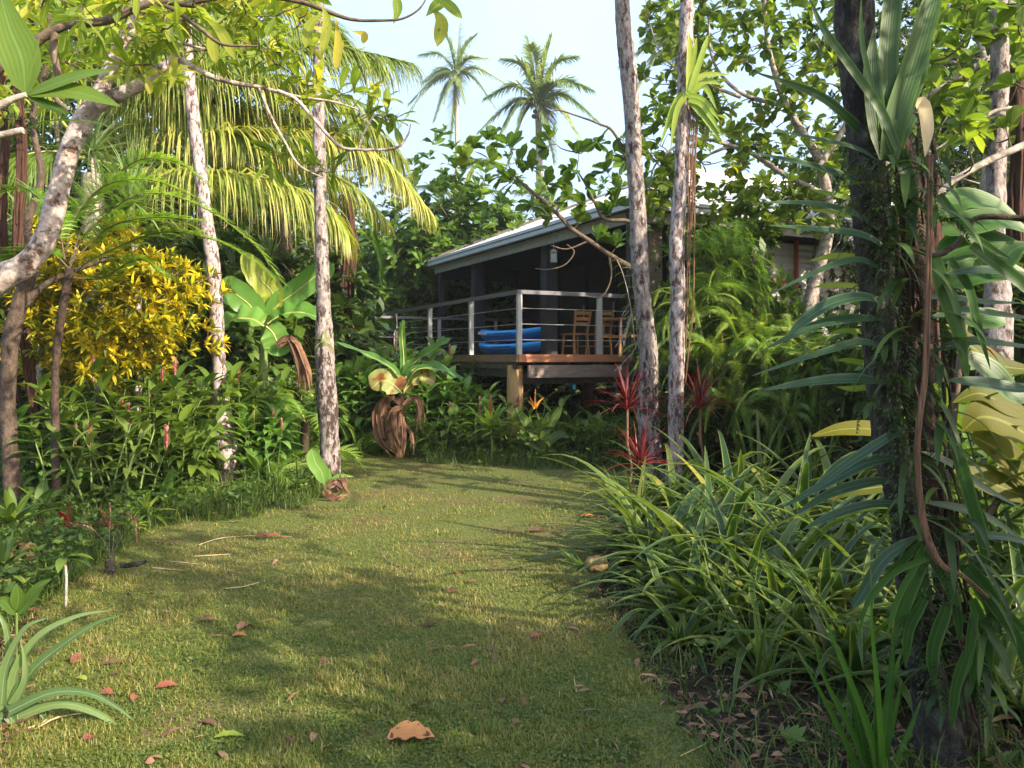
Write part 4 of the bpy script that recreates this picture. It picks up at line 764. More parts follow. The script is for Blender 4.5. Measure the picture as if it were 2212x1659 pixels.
# ------------------------------------------------------------------ garden plants
g4 = np.random.default_rng(44)
def proto(name, cat): return thing(name, None, cat)
def part(mb, name, mat, t, smooth=True, label=None):
    o = mb.build(name, mat, t, smooth)
    if label: o['label'] = label
    return o
def ginger_kind(seed, n=9, H_=(.8, 1.3), flowers=3, mat='green', lean=.35, LL_=.4, W_=.085, lab=None):
    g = np.random.default_rng(seed); t = proto('ginger_plant', 'ginger'); ml = MB(); ms = MB(); fl = []
    for i in range(n):
        az = g.uniform(0, 6.28); h = g.uniform(*H_); b = A([math.cos(az), math.sin(az), 0])*g.uniform(.02, .16)*1.0; top = b+A([math.cos(az)*lean*h*g.uniform(.3, 1.2), math.sin(az)*lean*h*g.uniform(.3, 1.2), h])
        p = spline([b, (b+top)/2+A([0, 0, .08*h]), top], 14); tube(ms, p, np.linspace(.011, .005, 14), 5, cap=False)
        k = int(9*h/1.1)+2; u = np.linspace(.22, 1, k); q = A([np.interp(u*13, range(14), p[:, j]) for j in range(3)]).T
        s = A([-math.sin(az+.5), math.cos(az+.5), 0]); d = s[None]*np.where(np.arange(k) % 2, 1, -1)[:, None]*1.0+A([math.cos(az), math.sin(az), 0])*.3+np.outer(.25+1.1*u**3, [0, 0, 1.])+g.normal(0, .12, (k, 3))
        leaves(ml, q, d, LL_*g.uniform(.8, 1.1, k)*(.6+.4*np.sin(np.pi*np.clip(u, .2, .85))), W_*g.uniform(.85, 1.1, k), 1.1, 6, 'lance', .25, np.clip(g.normal(.5, .2, k)+.2*u, 0, 1), rg=g)
        if len(fl) < flowers and i % 2 == 0: fl.append((top, az))
    part(ms, 'stem', 'stem', t); part(ml, 'foliage', mat, t)
    for top, az in fl:
        mf = MB(); h = g.uniform(.13, .2); q = np.linspace(0, 1, 46); a = q*46*2.4; r = .026*np.sin(np.pi*np.clip(.12+q*.86, 0, 1))**.7
        B = top+np.stack([np.cos(a)*r*.4, np.sin(a)*r*.4, .02+q*h], -1); leaves(mf, B, np.stack([np.cos(a), np.sin(a), np.full(46, .9)], -1)+g.normal(0, .25, (46, 3)), .032*g.uniform(.7, 1.2, 46), .018, -.5, 2, 'obov', .4, .3+.6*q, rg=g); tube(mf, [top-A([0, 0, .05]), top+A([0, 0, h])], [.008, .009], 5)
        part(mf, 'flower_spike', 'pink', t)
    return Kind(t)
GA = ginger_kind(1, 13, (.8, 1.35), 2, LL_=.48, W_=.11); GB = ginger_kind(2, 11, (.7, 1.1), 0, 'green', .5, LL_=.48, W_=.11); GC = ginger_kind(3, 5, (.45, .75), 1, 'weed', .4, .3, .07)
GL = ginger_kind(11, 12, (.8, 1.25), 2, 'banana', .45, .55, .13); GS = ginger_kind(12, 9, (.35, .6), 0, 'green', .5, .34, .09)
def place(kind, px, Y, lab, grp=None, sc=1., rz=None, dz=0, py=None, tilt=(0, 0)):
    q = G(px, Y) if py is None else P(px, py, Y); q[2] += dz-.01 if py is None else 0
    return kind.put(q, g4.uniform(0, 6.28) if rz is None else rz, sc, lab, grp, tilt)
gg = 'pink flowered gingers in the garden beds'
for k, px, Y, sc, lab in ((GA, 770, 13.6, 1.15, 'tall ginger with pink spikes just right of the mossy trunk'), (GA, 860, 14.6, 1.3, 'tall ginger with pink spikes behind the wilted banana plant'), (GA, 905, 13.9, 1.15, 'ginger clump between the wilted banana and the deck corner'), (GA, 960, 14.2, 1.1, 'broad leaved ginger against the left side of the deck'),
    (GL, 785, 13.3, 1.1, 'bright broad leaved ginger right of the mossy trunk'), (GL, 838, 13.7, 1.2, 'bright broad leaved ginger behind the wilted banana, left'), (GL, 915, 13.3, 1.05, 'bright broad leaved ginger behind the wilted banana, right'), (GL, 965, 13.6, .95, 'bright broad leaved ginger against the side fascia'), (GL, 1025, 12.9, .75, 'bright broad leaved ginger left of the cordyline with the pink spike'),
    (GS, 1085, 12.0, 1.1, 'low ginger in front of the stump, left'), (GS, 1135, 11.9, 1.15, 'low ginger hiding the foot of the stump'), (GS, 1200, 12.1, 1.1, 'low ginger right of the stump'), (GS, 1260, 12.0, 1.1, 'low ginger at the back edge of the lawn, middle'), (GS, 1320, 11.7, 1.1, 'low ginger left of the lowest red cordyline'), (GS, 950, 12.3, 1.1, 'low ginger right of the wilted banana'), (GS, 1030, 12.2, 1.1, 'low ginger between wilted banana and pink spiked cordyline'),
    (GL, 560, 9.8, .75, 'bright broad leaved ginger between the left pale trunks'), (GL, 100, 8.4, .8, 'bright broad leaved ginger beside the brown trunk'), (GB, 1010, 13.5, 1.0, 'ginger without flowers near the side fascia of the deck'), (GB, 815, 15.8, 1.3, 'ginger standing under the far end of the handrail'), (GA, 735, 15.0, 1.2, 'ginger with pink spikes behind the mossy trunk'), (GC, 935, 12.5, 1.2, 'low ginger with a cream pink spike right of the wilted banana'),
    (GA, 330, 8.7, 1.0, 'ginger with pink spikes under the right side of the croton'), (GA, 230, 8.5, .95, 'dark leaved ginger with pink spikes under the middle of the croton'), (GC, 130, 7.9, 1.2, 'small upright ginger with one pink spike near the brown trunk'), (GC, 215, 7.7, 1.25, 'small ginger holding a tall pink spike in the left bed'),
    (GC, 280, 7.9, 1.2, 'small ginger left of the leaning pale trunk, with two spikes'), (GA, 400, 9.4, 1.0, 'ginger with coral spikes beside the leaning pale trunk'), (GB, 90, 8.6, 1.0, 'ginger behind the brown trunk at the left edge'), (GB, 380, 8.4, .8, 'low flowerless ginger in front of the leaning pale trunk'),
    (GA, 520, 10.2, .95, 'ginger with coral spikes between the two left pale trunks'), (GB, 620, 11.2, 1.1, 'flowerless ginger under the green banana plant'), (GA, 2200, 4.6, .9, 'ginger with pink spikes at the right edge of the frame'), (GB, 2130, 6.2, 1.1, 'ginger in deep shade behind the dark trunk'), (GC, 1150, 12.2, 1.3, 'leafy ginger at the foot of the sunlit stump'), (GB, 1050, 13.2, .9, 'dark ginger in the shade of the deck corner')):
    place(k, px, Y, lab, gg, sc)
# boston ferns and feathery ferns
def fern_kind(seed, n=22, L=1.0, Lf=.1, droop=2.2, mat='fern', el=(.5, 1.35), bi=0, W=.016, np_=38, name='fern', h=0, r=.006, trunk=False):
    g = np.random.default_rng(seed); t = proto(name, 'fern'); ml = MB()
    for i in range(n):
        az = i*2.4+g.normal(0, .2); p = arch([0, 0, h], az, L*g.uniform(.7, 1.1), g.uniform(*el), droop*g.uniform(.7, 1.2), 7)
        frond(ml, ml, p, np_, Lf*g.uniform(.85, 1.1), W, 82 if not bi else 70, .12 if not bi else .3, r, tuple(np.clip(g.uniform(0, .7)+A([0, .3]), 0, 1)), bi=bi, rg=g, mis=(0, 1), start=.1, nseg=2, lift=.05, rollf=g.normal(0, .6))
    part(ml, 'foliage', [mat, 'rachis'], t)
    if trunk: mt = MB(); lumpy(mt, [(0, 0, -.05), (.02, 0, h*.5), (0, 0, h+.03)], [.09, .08, .1], 12, 30, .25, seed); part(mt, 'trunk', 'fibre', t)
    return Kind(t)
FA = fern_kind(1, 28, 1.15, .1, 2.3, 'fernpale', W=.034, np_=44, r=.004); 
FT = fern_kind(4, 13, 1.5, .34, 1.5, 'fern', (.35, 1.0), bi=11, W=.055, np_=26, name='tree_fern', h=1.1, r=.011, trunk=True)
FS = fern_kind(5, 16, .85, .2, 2.0, 'fern', (.2, 1.2), bi=9, W=.04, np_=22, name='feathery_fern', r=.006)
fg = 'long hanging sword ferns on the bank under the corrugated wall'
for i, (px, py, Y, sc, lab) in enumerate(((1500, 700, 10.9, 1.0, 'sword fern hanging just right of the pale pair of trunks'), (1560, 640, 11.4, 1.0, 'sword fern high on the bank below the small leaved shrub'), (1620, 760, 10.8, 1.1, 'sword fern in the middle of the bank, brightest fronds'), (1690, 770, 11.0, 1.1, 'sword fern below the corrugated wall, left part'),
    (1760, 800, 10.6, 1.1, 'sword fern below the corrugated wall, middle part'), (1830, 810, 10.8, 1.1, 'sword fern below the corrugated wall near the dark trunk'), (1560, 800, 10.3, 1.0, 'sword fern low on the bank behind the upper red cordyline'), (1660, 820, 10.2, 1.1, 'sword fern low on the bank above the pineapple plants'), (1760, 840, 9.9, 1.1, 'low sword fern behind the middle pineapple plants'), (1850, 850, 9.6, 1.0, 'low sword fern just left of the dark trunk'),
    (1450, 800, 11.2, .8, 'small sword fern between the two pale trunks'), (1600, 900, 9.9, .9, 'sword fern at the very foot of the bank'), (1700, 930, 9.6, .9, 'shaded sword fern at the foot of the bank, right'), (1930, 850, 10, 1.0, 'sword fern glimpsed behind the dark trunk'), (1520, 760, 11.6, 1.1, 'sword fern beside the end of the deck'))):
    place(FA, px, Y, lab, fg, sc, py=py, tilt=(g4.uniform(-.2, .25), 0))
place(FT, 540, 10.6, 'tree fern with lacy fronds between the two left pale trunks', 'tree ferns in the left garden', .75); place(FT, 600, 12.6, 'tree fern behind the green banana plant', 'tree ferns in the left garden', .85); place(FT, 660, 10.4, 'tree fern close behind the mossy pale trunk', 'tree ferns in the left garden', .62); place(FT, 450, 12, 'tree fern right of the croton in the back row', 'tree ferns in the left garden', .8)
for px, Y, sc, lab in ((590, 9.2, 1.0, 'feathery fern half way between the left pale trunks'), (670, 10.4, 1.1, 'feathery fern behind the mossy trunk'), (520, 10.8, 1.2, 'feathery fern behind the leaning pale trunk'), (800, 13.4, 1.2, 'feathery fern under the tall gingers'), (545, 9.9, .9, 'feathery fern right of the leaning pale trunk'), (620, 9.9, .9, 'feathery fern in front of the green banana'), (780, 12.6, .9, 'feathery fern left of the wilted banana'), (440, 8.9, .5, 'little feathery fern at the foot of the leaning pale trunk'), (320, 7.4, .5, 'little feathery fern at the lawn edge left')):
    place(FS, px, Y, lab, 'feathery ferns', sc)
# feathery climber draped over a bush, right of the pair of trunks
t = thing('climbing_fern', 'mass of feathery climbing fern draped over a bush right of the pale pair of trunks', 'fern', P(1560, 775, 11.6)*A([1, 1, 0])); ml = MB()
for i in range(150):
    q = rpoly([(1490, 490), (1590, 470), (1630, 540), (1630, 640), (1620, 720), (1500, 700)], 1, (10.9, 12.1), g4)[0]; az = g4.uniform(3.4, 6.2)
    frond(ml, ml, arch(q, az, g4.uniform(.3, .55), g4.uniform(-.5, .5), 1.6, 5), 12, .13, .034, 65, .3, .003, (.1, .8), bi=4, rg=g4, mis=(0, 1), nseg=1)
tree_part(ml, 'foliage', ['fern', 'stem'], t)
mt = MB(); 
for i in range(5): a = P(1540+25*i, 950, 11.7); a[2] = 0; tube(mt, spline([a, P(1550+20*i, 700, 11.6), P(1540+30*i, 540, 11.5)], 12), [.03, .012], 6)
tree_part(mt, 'stem', 'twig', t)
# big soft fern fronds over the croton (left)
t = thing('tree_fern', 'tree fern spreading long bright fronds above the yellow croton', 'tree fern', A([-4.3, 7.6, 0])); ml = MB()
for q, Y in (([(150, 600), (200, 560), (330, 505), (430, 510), (520, 545), (590, 600)], 7.3), ([(150, 580), (190, 500), (300, 420), (420, 440), (540, 520), (610, 610)], 7.6), ([(140, 560), (160, 470), (230, 400), (330, 390), (430, 430)], 7.8), ([(140, 560), (120, 470), (60, 410), (-20, 420)], 7.4), ([(150, 570), (240, 490), (340, 470), (450, 480)], 7.2), ([(150, 600), (220, 600), (300, 560), (360, 600)], 7.9), ([(150, 580), (100, 540), (20, 560), (-60, 620)], 7.6), ([(150, 570), (200, 440), (290, 350), (380, 350), (450, 400)], 8.2)):
    frond(ml, ml, PP(q, Y), 40, .3, .05, 75, .35, .008, (.35, 1), bi=12, rg=g4, mis=(0, 1), start=.16, nseg=1)
tree_part(ml, 'foliage', ['fern', 'twig'], t)
mt = MB(); lumpy(mt, [A([-4.3, 7.6, -.05]), P(120, 800, 7.7), P(150, 580, 7.6)], [.04, .035, .04], 10, 40, .2, 7); tree_part(mt, 'trunk', 'fibre', t)
# strap rosette trees (pandanus like)
def strap_tree(label, px, py, Y, L, W, n, seed, mat='pandan', trunkpx=None):
    c = P(px, py, Y); t = thing('dragon_tree', label, 'strap leaved tree', c*A([1, 1, 0]), 'strap leaved rosettes in the left garden'); g = np.random.default_rng(seed)
    ml = MB(); rosette(ml, c, n, (L*.75, L*1.1), W, (-.4, 1.45), .9, 'taper', 7, .3, (.1, 1), g, .03); tree_part(ml, 'foliage', mat, t)
    mt = MB(); tube(mt, spline([c*A([1, 1, 0]), c*A([1, 1, .5])+A([.1, 0, 0]), c], 14), [.05, .035], 8, noise=.06); tree_part(mt, 'trunk', 'grey', t)
strap_tree('big strap leaved rosette above the croton, under the palm leaves', 283, 440, 9.3, 1.0, .045, 85, 1)
strap_tree('strap leaved rosette at the far left behind the pale bough', 70, 500, 9.6, .9, .04, 70, 2)
strap_tree('strap leaved rosette left of the golden palm, upper', 200, 330, 10.2, .9, .04, 60, 3)
strap_tree('distant strap leaved rosette between the left pale trunks', 585, 560, 14, .8, .04, 60, 4)
# croton
t = thing('croton', 'large croton bush with mottled yellow leaves behind the brown trunk', 'croton', G(215, 9.1)); g = np.random.default_rng(9)
cc = P(218, 668, 9.1); N = 900; d = unit(g.normal(0, 1, (N, 3))); rr = g.uniform(.25, 1, (N, 1))**.45; tips = cc+d*rr*A([1.08, .75, .92])*(1+.2*np.sin(d[:, :1]*9)+.16*np.cos(d[:, 2:]*11+d[:, :1]*4))
mt = MB(); fork = P(215, 850, 9.1); base = G(215, 9.1); limb = [base*A([1, 1, 0])+A([0, 0, -.03]), fork]
tube(mt, spline(limb, 6), [.05, .04], 8); 
td = twigs(mt, np.vstack([spline([fork, cc+A([x, y, z])], 8) for x, y, z in ((-.6, 0, .2), (.6, 0, .3), (0, .3, .5), (-.2, -.3, 0), (.3, -.2, -.1))]), tips[:260], .004, .02, rg=g, n=4); tree_part(mt, 'branch', 'twig', t)
ml = MB(); tufts(ml, tips, unit(tips-cc)+A([0, 0, .5]), 10, .15, .042, .8, .3, 'lance', 3, .5, (0, 1), g, True, .3, tvar=.5); tree_part(ml, 'foliage', 'croton', t)
# bananas
def banana(label, base, leafs, stem, mats='banana', trunk=.05, wave=.18):
    t = thing('banana_plant', label, 'banana', base)
    ms = MB(); tube(ms, spline(stem, 12), [trunk*1.2, trunk*.6], 10, noise=.03); tree_part(ms, 'stem', 'stem' if mats == 'banana' else 'stalk', t)
    for pts, wd, ti, mat, nr, *lb in leafs:
        ml = MB()
        if mat == 'dead': deadleaf(ml, pts, wd*.85, 4, g4); tree_part(ml, 'dead_leaf', mat, t); continue
        sleaf(ml, pts, wd, 'banana' if mat != 'dead' else 'lance', .28 if mat != 'dead' else .8, ti, 26, nr, wave=wave*.6 if mat != 'dead' else .2); o = tree_part(ml, 'leaf', mat, t); 
        if lb: o['label'] = lb[0]
        mr = MB(); q = spline(pts, 20)[:15]; tube(mr, q+A([0, -.004, 0]), np.linspace(.014, .005, 15), 5); tree_part(mr, 'midrib', 'rachis' if mat != 'dead' else 'stalk', t)
Yg = 10.8; b = P(570, 700, Yg); f_ = (0, -1, .35)
banana('green banana plant with upright paddle leaves between the two left pale trunks', (b[0], Yg, 0), [
    (PP([(572, 700), (590, 640), (560, 600), (525, 545)], Yg), .3, .9, 'lime', f_), (PP([(568, 700), (540, 660), (500, 630), (470, 615)], Yg-.1), .36, .5, 'banana', f_), (PP([(570, 705), (545, 690), (505, 690), (480, 712)], Yg-.3), .42, .7, 'banana', (0, -.6, 1)),
    (PP([(575, 700), (600, 660), (640, 630), (690, 590), (722, 570)], Yg), .3, .4, 'banana', (.3, -1, 0)), (PP([(578, 700), (610, 680), (650, 675), (700, 690)], Yg-.2), .36, .35, 'banana', (0, -.6, 1)), (PP([(575, 705), (590, 720), (600, 745), (600, 770)], Yg-.3), .34, .6, 'banana', (0, -1, .4)), (PP([(570, 705), (560, 660), (580, 620), (600, 590)], Yg+.2), .3, .3, 'banana', f_)],
    [A([b[0], Yg, 0]), P(568, 830, Yg), P(572, 705, Yg)], trunk=.07)
t = thing('banana_leaf_dead', 'hanging dry brown banana leaf behind the mossy trunk', 'dead leaf', P(640, 740, 10.4)); ml = MB(); deadleaf(ml, PP([(600, 745), (630, 735), (655, 790), (660, 850)], 10.4), .24, 6, g4); tree_part(ml, 'leaf', 'dead', t)
Yw = 12.2; b = P(862, 985, Yw); dn = (0, -1, 0)
banana('wilted banana plant with brown hanging leaves at the end of the lawn', (b[0], Yw, 0), [
    (PP([(868, 850), (850, 832), (825, 822), (803, 840)], Yw-.3), .36, .6, 'bananaold', (0, -1, .6), 'yellowing spotted leaf held out to the left'), (PP([(872, 850), (890, 825), (915, 810), (938, 828)], Yw-.2), .26, .9, 'bananaold', (0, -.8, .8), 'red spotted leaf arching right'),
    (PP([(870, 840), (850, 800), (800, 770), (722, 738)], Yw-.2), .17, .1, 'banana', (.2, -.3, 1), 'long blue green leaf reaching left'), (PP([(872, 840), (890, 790), (930, 760), (975, 730)], Yw), .22, .3, 'banana', (0, -.5, 1)), (PP([(872, 845), (900, 800), (950, 798), (990, 815)], Yw-.2), .26, .25, 'banana', (0, -.4, 1)), (PP([(868, 845), (872, 780), (868, 720), (872, 690)], Yw+.1), .1, .3, 'banana', dn),
    (PP([(862, 872), (838, 862), (818, 890), (822, 950), (850, 992)], Yw-.1), .27, .2, 'dead', dn), (PP([(866, 880), (850, 890), (846, 930), (858, 982)], Yw-.25), .24, .6, 'dead', dn), (PP([(872, 875), (894, 858), (908, 885), (900, 945)], Yw-.2), .22, .3, 'dead', dn), (PP([(870, 900), (872, 940), (868, 990)], Yw-.2), .12, .75, 'dead', dn), (PP([(874, 915), (890, 940), (892, 990)], Yw-.1), .15, .15, 'dead', dn), (PP([(862, 885), (835, 890), (815, 935), (830, 950)], Yw+.1), .2, .1, 'dead', dn)],
    [A([b[0], Yw, 0]), P(864, 920, Yw), P(870, 845, Yw)], 'old', .06)
# cordylines
def cord_kind(seed, mat, H_=.5, L=.5, W=.03, n=30, name='cordyline', droop=1.0, flower=False, el=(.1, 1.4), prof='lance', stemm='stalk'):
    g = np.random.default_rng(seed); t = proto(name, 'cordyline'); ml = MB(); rosette(ml, (0, 0, H_), n, (L*.7, L*1.1), W, el, droop, prof, 9, .4, (0, 1), g, .015); part(ml, 'foliage', mat, t)
    ms = MB(); tube(ms, spline([(0, 0, 0), (.02, 0, H_*.5), (0, 0, H_)], 8), [.018, .013], 7, noise=.05); part(ms, 'stem', stemm, t)
    if flower:
        mf = MB(); q = np.linspace(0, 1, 46); a = q*46*2.4; r = .022*np.sin(np.pi*np.clip(.12+q*.86, 0, 1))**.7; B = A([0, 0, H_+.22])+np.stack([np.cos(a)*r*.4, np.sin(a)*r*.4, q*.2], -1)
        leaves(mf, B, np.stack([np.cos(a), np.sin(a), np.full(46, .9)], -1), .032, .02, -.5, 2, 'obov', .4, .2+.7*q, rg=g); tube(mf, [(0, 0, H_), (0, 0, H_+.42)], [.008, .008], 5); part(mf, 'flower_spike', 'pink', t)
    return Kind(t)
CR = cord_kind(1, 'red', .42, .62, .034, 40, droop=1.25, el=(.15, 1.45), prof='taper'); CG = cord_kind(2, 'lime', .45, .42, .05, 22, droop=.8, flower=True, stemm='stem'); CS = cord_kind(3, 'lime', .12, .3, .045, 16, droop=.7, name='young_cordyline', stemm='stem')
rgp = 'red cordylines in front of the pale pair of trunks'
BL = cord_kind(6, 'banana', .18, .5, .15, 10, name='broad_leaved_plant', droop=.9, el=(.3, 1.3), prof='lance', stemm='stem'); BD = cord_kind(7, 'green', .15, .42, .13, 12, name='broad_leaved_plant', droop=.9, el=(.1, 1.2), prof='lance', stemm='stem')
for k, px, Y, sc, lab in ((BL, 175, 8.3, .8, 'broad leaved plant in the left bed right of the brown trunk'), (BD, 300, 8.1, .8, 'broad leaved plant in the left bed, middle'), (BL, 360, 8.0, .65, 'broad leaved plant left of the leaning pale trunk'), (BD, 560, 9.3, 1, 'broad leaved plant between the left pale trunks'), (BL, 640, 10.5, 1.2, 'broad leaved plant close left of the mossy trunk'), (BD, 780, 13.3, 1.2, 'broad leaved plant in shade right of the mossy trunk'), (BD, 1010, 12.7, 1.1, 'broad leaved plant between wilted banana and stump'), (BL, 1125, 12.0, .75, 'broad leaved plant right in front of the stump'),
    (BD, 1235, 12.9, 1.3, 'broad leaved plant under the front beam, middle'), (BL, 1290, 12.9, 1.1, 'broad leaved plant under the front beam, right'), (BD, 1345, 12.3, 1.2, 'broad leaved plant at the foot of the downpipe'), (BD, 90, 7.3, .8, 'broad leaved plant at the foot of the brown trunk'), (BL, 1180, 12.6, 1.1, 'broad leaved plant just right of the stump'), (BD, 470, 9.9, 1.1, 'broad leaved plant behind the leaning pale trunk')):
    place(k, px, Y, lab, 'broad leaved plants of the beds', sc)
place(CR, 1355, 8.9, 'red cordyline left of the rough trunk, arching dark red leaves', rgp, 1.0, py=965); place(CR, 1385, 7.7, 'lowest red cordyline, just above the lawn edge', rgp, .85, py=1085); place(CR, 1513, 9.3, 'red cordyline in front of the sword ferns, right of the pale pair', rgp, 1.0, py=960)
for o in [o for o in COL.objects if o.get('group') == rgp]:
    z = o.location.z
    if z > .05:   # long bare cane down to the ground
        mb = MB(); tube(mb, spline([A([o.location.x, o.location.y, 0]), A([o.location.x+.05, o.location.y+.02, z*.5]), A(o.location)+A([0, 0, .05])], 9), .014, 6, noise=.06); c_ = mb.build('cane', 'stalk', o, True, off=A(o.location)); c_.scale = tuple(1/s_ for s_ in o.scale); c_.rotation_euler = (0, 0, -o.rotation_euler.z)
        c_.location = (0, 0, 0)
place(CG, 1060, 11.7, 'green cordyline like ginger with one pink spike left of the stump', None, 1.1); place(CS, 320, 7.3, 'bright young cordyline at the left lawn edge', 'young cordylines', .9); place(CS, 285, 6.9, 'young cordyline with narrow leaves beside the dead fern', 'young cordylines', .6); place(CS, 1210, 11.9, 'yellowish young cordyline in front of the iris clump', 'young cordylines', 1.0)
# iris like clumps
def blade_kind(seed, n, L, W, mat, el=(.7, 1.5), droop=.8, name='strap_grass', cat='strap grass', fold=.3, jit=.05, prof='taper'):
    g = np.random.default_rng(seed); t = proto(name, cat); ml = MB(); rosette(ml, (0, 0, 0), n, (L*.6, L*1.1), W, el, droop, prof, 8, fold, (0, 1), g, jit); part(ml, 'foliage', mat, t); return Kind(t)
IA = blade_kind(1, 46, .85, .022, 'weed'); IB = blade_kind(2, 36, .55, .016, 'weed', (.3, 1.5), 1.2)
ig = 'grassy strap leaved clumps along the beds'
for k, px, Y, sc, lab in ((IA, 1240, 12.5, 1.05, 'tall strap leaved clump under the front beam of the deck'), (IA, 1190, 12.1, .8, 'strap leaved clump right of the orange heliconia'), (IA, 1290, 12.3, .8, 'strap leaved clump left of the rough pale trunk'), (IB, 1080, 12, 1, 'short strap clump left of the stump'), (IB, 1000, 12.3, 1.1, 'short strap clump right of the wilted banana'), (IB, 930, 12.4, 1, 'short strap clump at the right foot of the wilted banana'), (IB, 1180, 11.6, 1, 'short strap clump at the back edge of the lawn'), (IB, 1290, 11.4, 1, 'short strap clump at the back right edge of the lawn'),
    (IB, 590, 8.6, 1.2, 'arching strap clump between the pale trunks at the lawn edge'), (IB, 650, 8.9, 1.0, 'strap clump left of the mossy trunk foot'), (IA, 640, 9.1, .55, 'taller narrow clump beside the mossy trunk foot'), (IB, 540, 8.3, .8, 'strap clump at the left lawn edge near the leaning trunk'), (IB, 420, 7.8, .8, 'strap clump in the left bed below the feathery fern'), (IB, 205, 5.9, .55, 'grass tuft at the base of the dead fern stump'), (IB, 470, 8.3, .8, 'strap clump at the foot of the leaning pale trunk'), (IB, 790, 12.8, .9, 'shaded strap clump right of the mossy trunk'), (IB, 730, 9.0, .5, 'grass tuft on the right of the mossy trunk foot'), (IB, 1460, 9.2, 1, 'strap clump at the foot of the pale pair'),
    (IB, 1130, 11.9, 1.1, 'strap clump below the stump'), (IA, 1330, 12.7, .8, 'strap leaved clump under the downpipe'), (IA, 1215, 13.2, .9, 'strap leaved clump just behind the heliconia'), (IA, 1275, 13.3, .95, 'strap leaved clump below the cyan tag'), (IA, 1100, 12.6, .6, 'narrow strap clump at the left of the stump'), (IA, 1160, 12.0, .7, 'strap clump in front of the stump'), (IA, 1255, 12.0, .8, 'strap clump below the middle of the front beam'), (IA, 1310, 11.9, .7, 'strap clump left of the twin trunks'), (IA, 1205, 11.9, .65, 'strap clump beside the heliconia'), (IB, 1330, 10.9, .9, 'strap clump left of the lowest red cordyline')):
    place(k, px, Y, lab, ig, sc)
# heliconia
t = thing('heliconia', 'heliconia with one orange flower beside the sunlit stump', 'heliconia', G(1165, 11.8)); ms = MB(); tube(ms, spline(PP([(1172, 985), (1168, 930), (1158, 880)], 11.8), 8), .006, 6); tree_part(ms, 'stem', 'stem', t)
mf = MB()
for q in ([(1157, 882), (1150, 868), (1144, 856)], [(1157, 882), (1156, 862), (1157, 838)], [(1157, 880), (1166, 866), (1176, 858)], [(1156, 882), (1148, 872), (1140, 866)]): sleaf(mf, PP(q, 11.75), .045, 'taper', .7, g4.uniform(0, 1), 6)
tree_part(mf, 'flower', 'orange', t)
ml = MB()
for q in ([(1165, 960), (1135, 910), (1115, 880)], [(1168, 955), (1200, 900), (1215, 875)], [(1165, 970), (1130, 950), (1100, 955)], [(1170, 970), (1205, 940), (1230, 945)], [(1170, 985), (1180, 930), (1205, 905)]): sleaf(ml, PP(q, 11.7), .13, 'lance', .3, g4.uniform(.2, .7), 10, (0, -1, .5))
tree_part(ml, 'leaf', 'green', t)
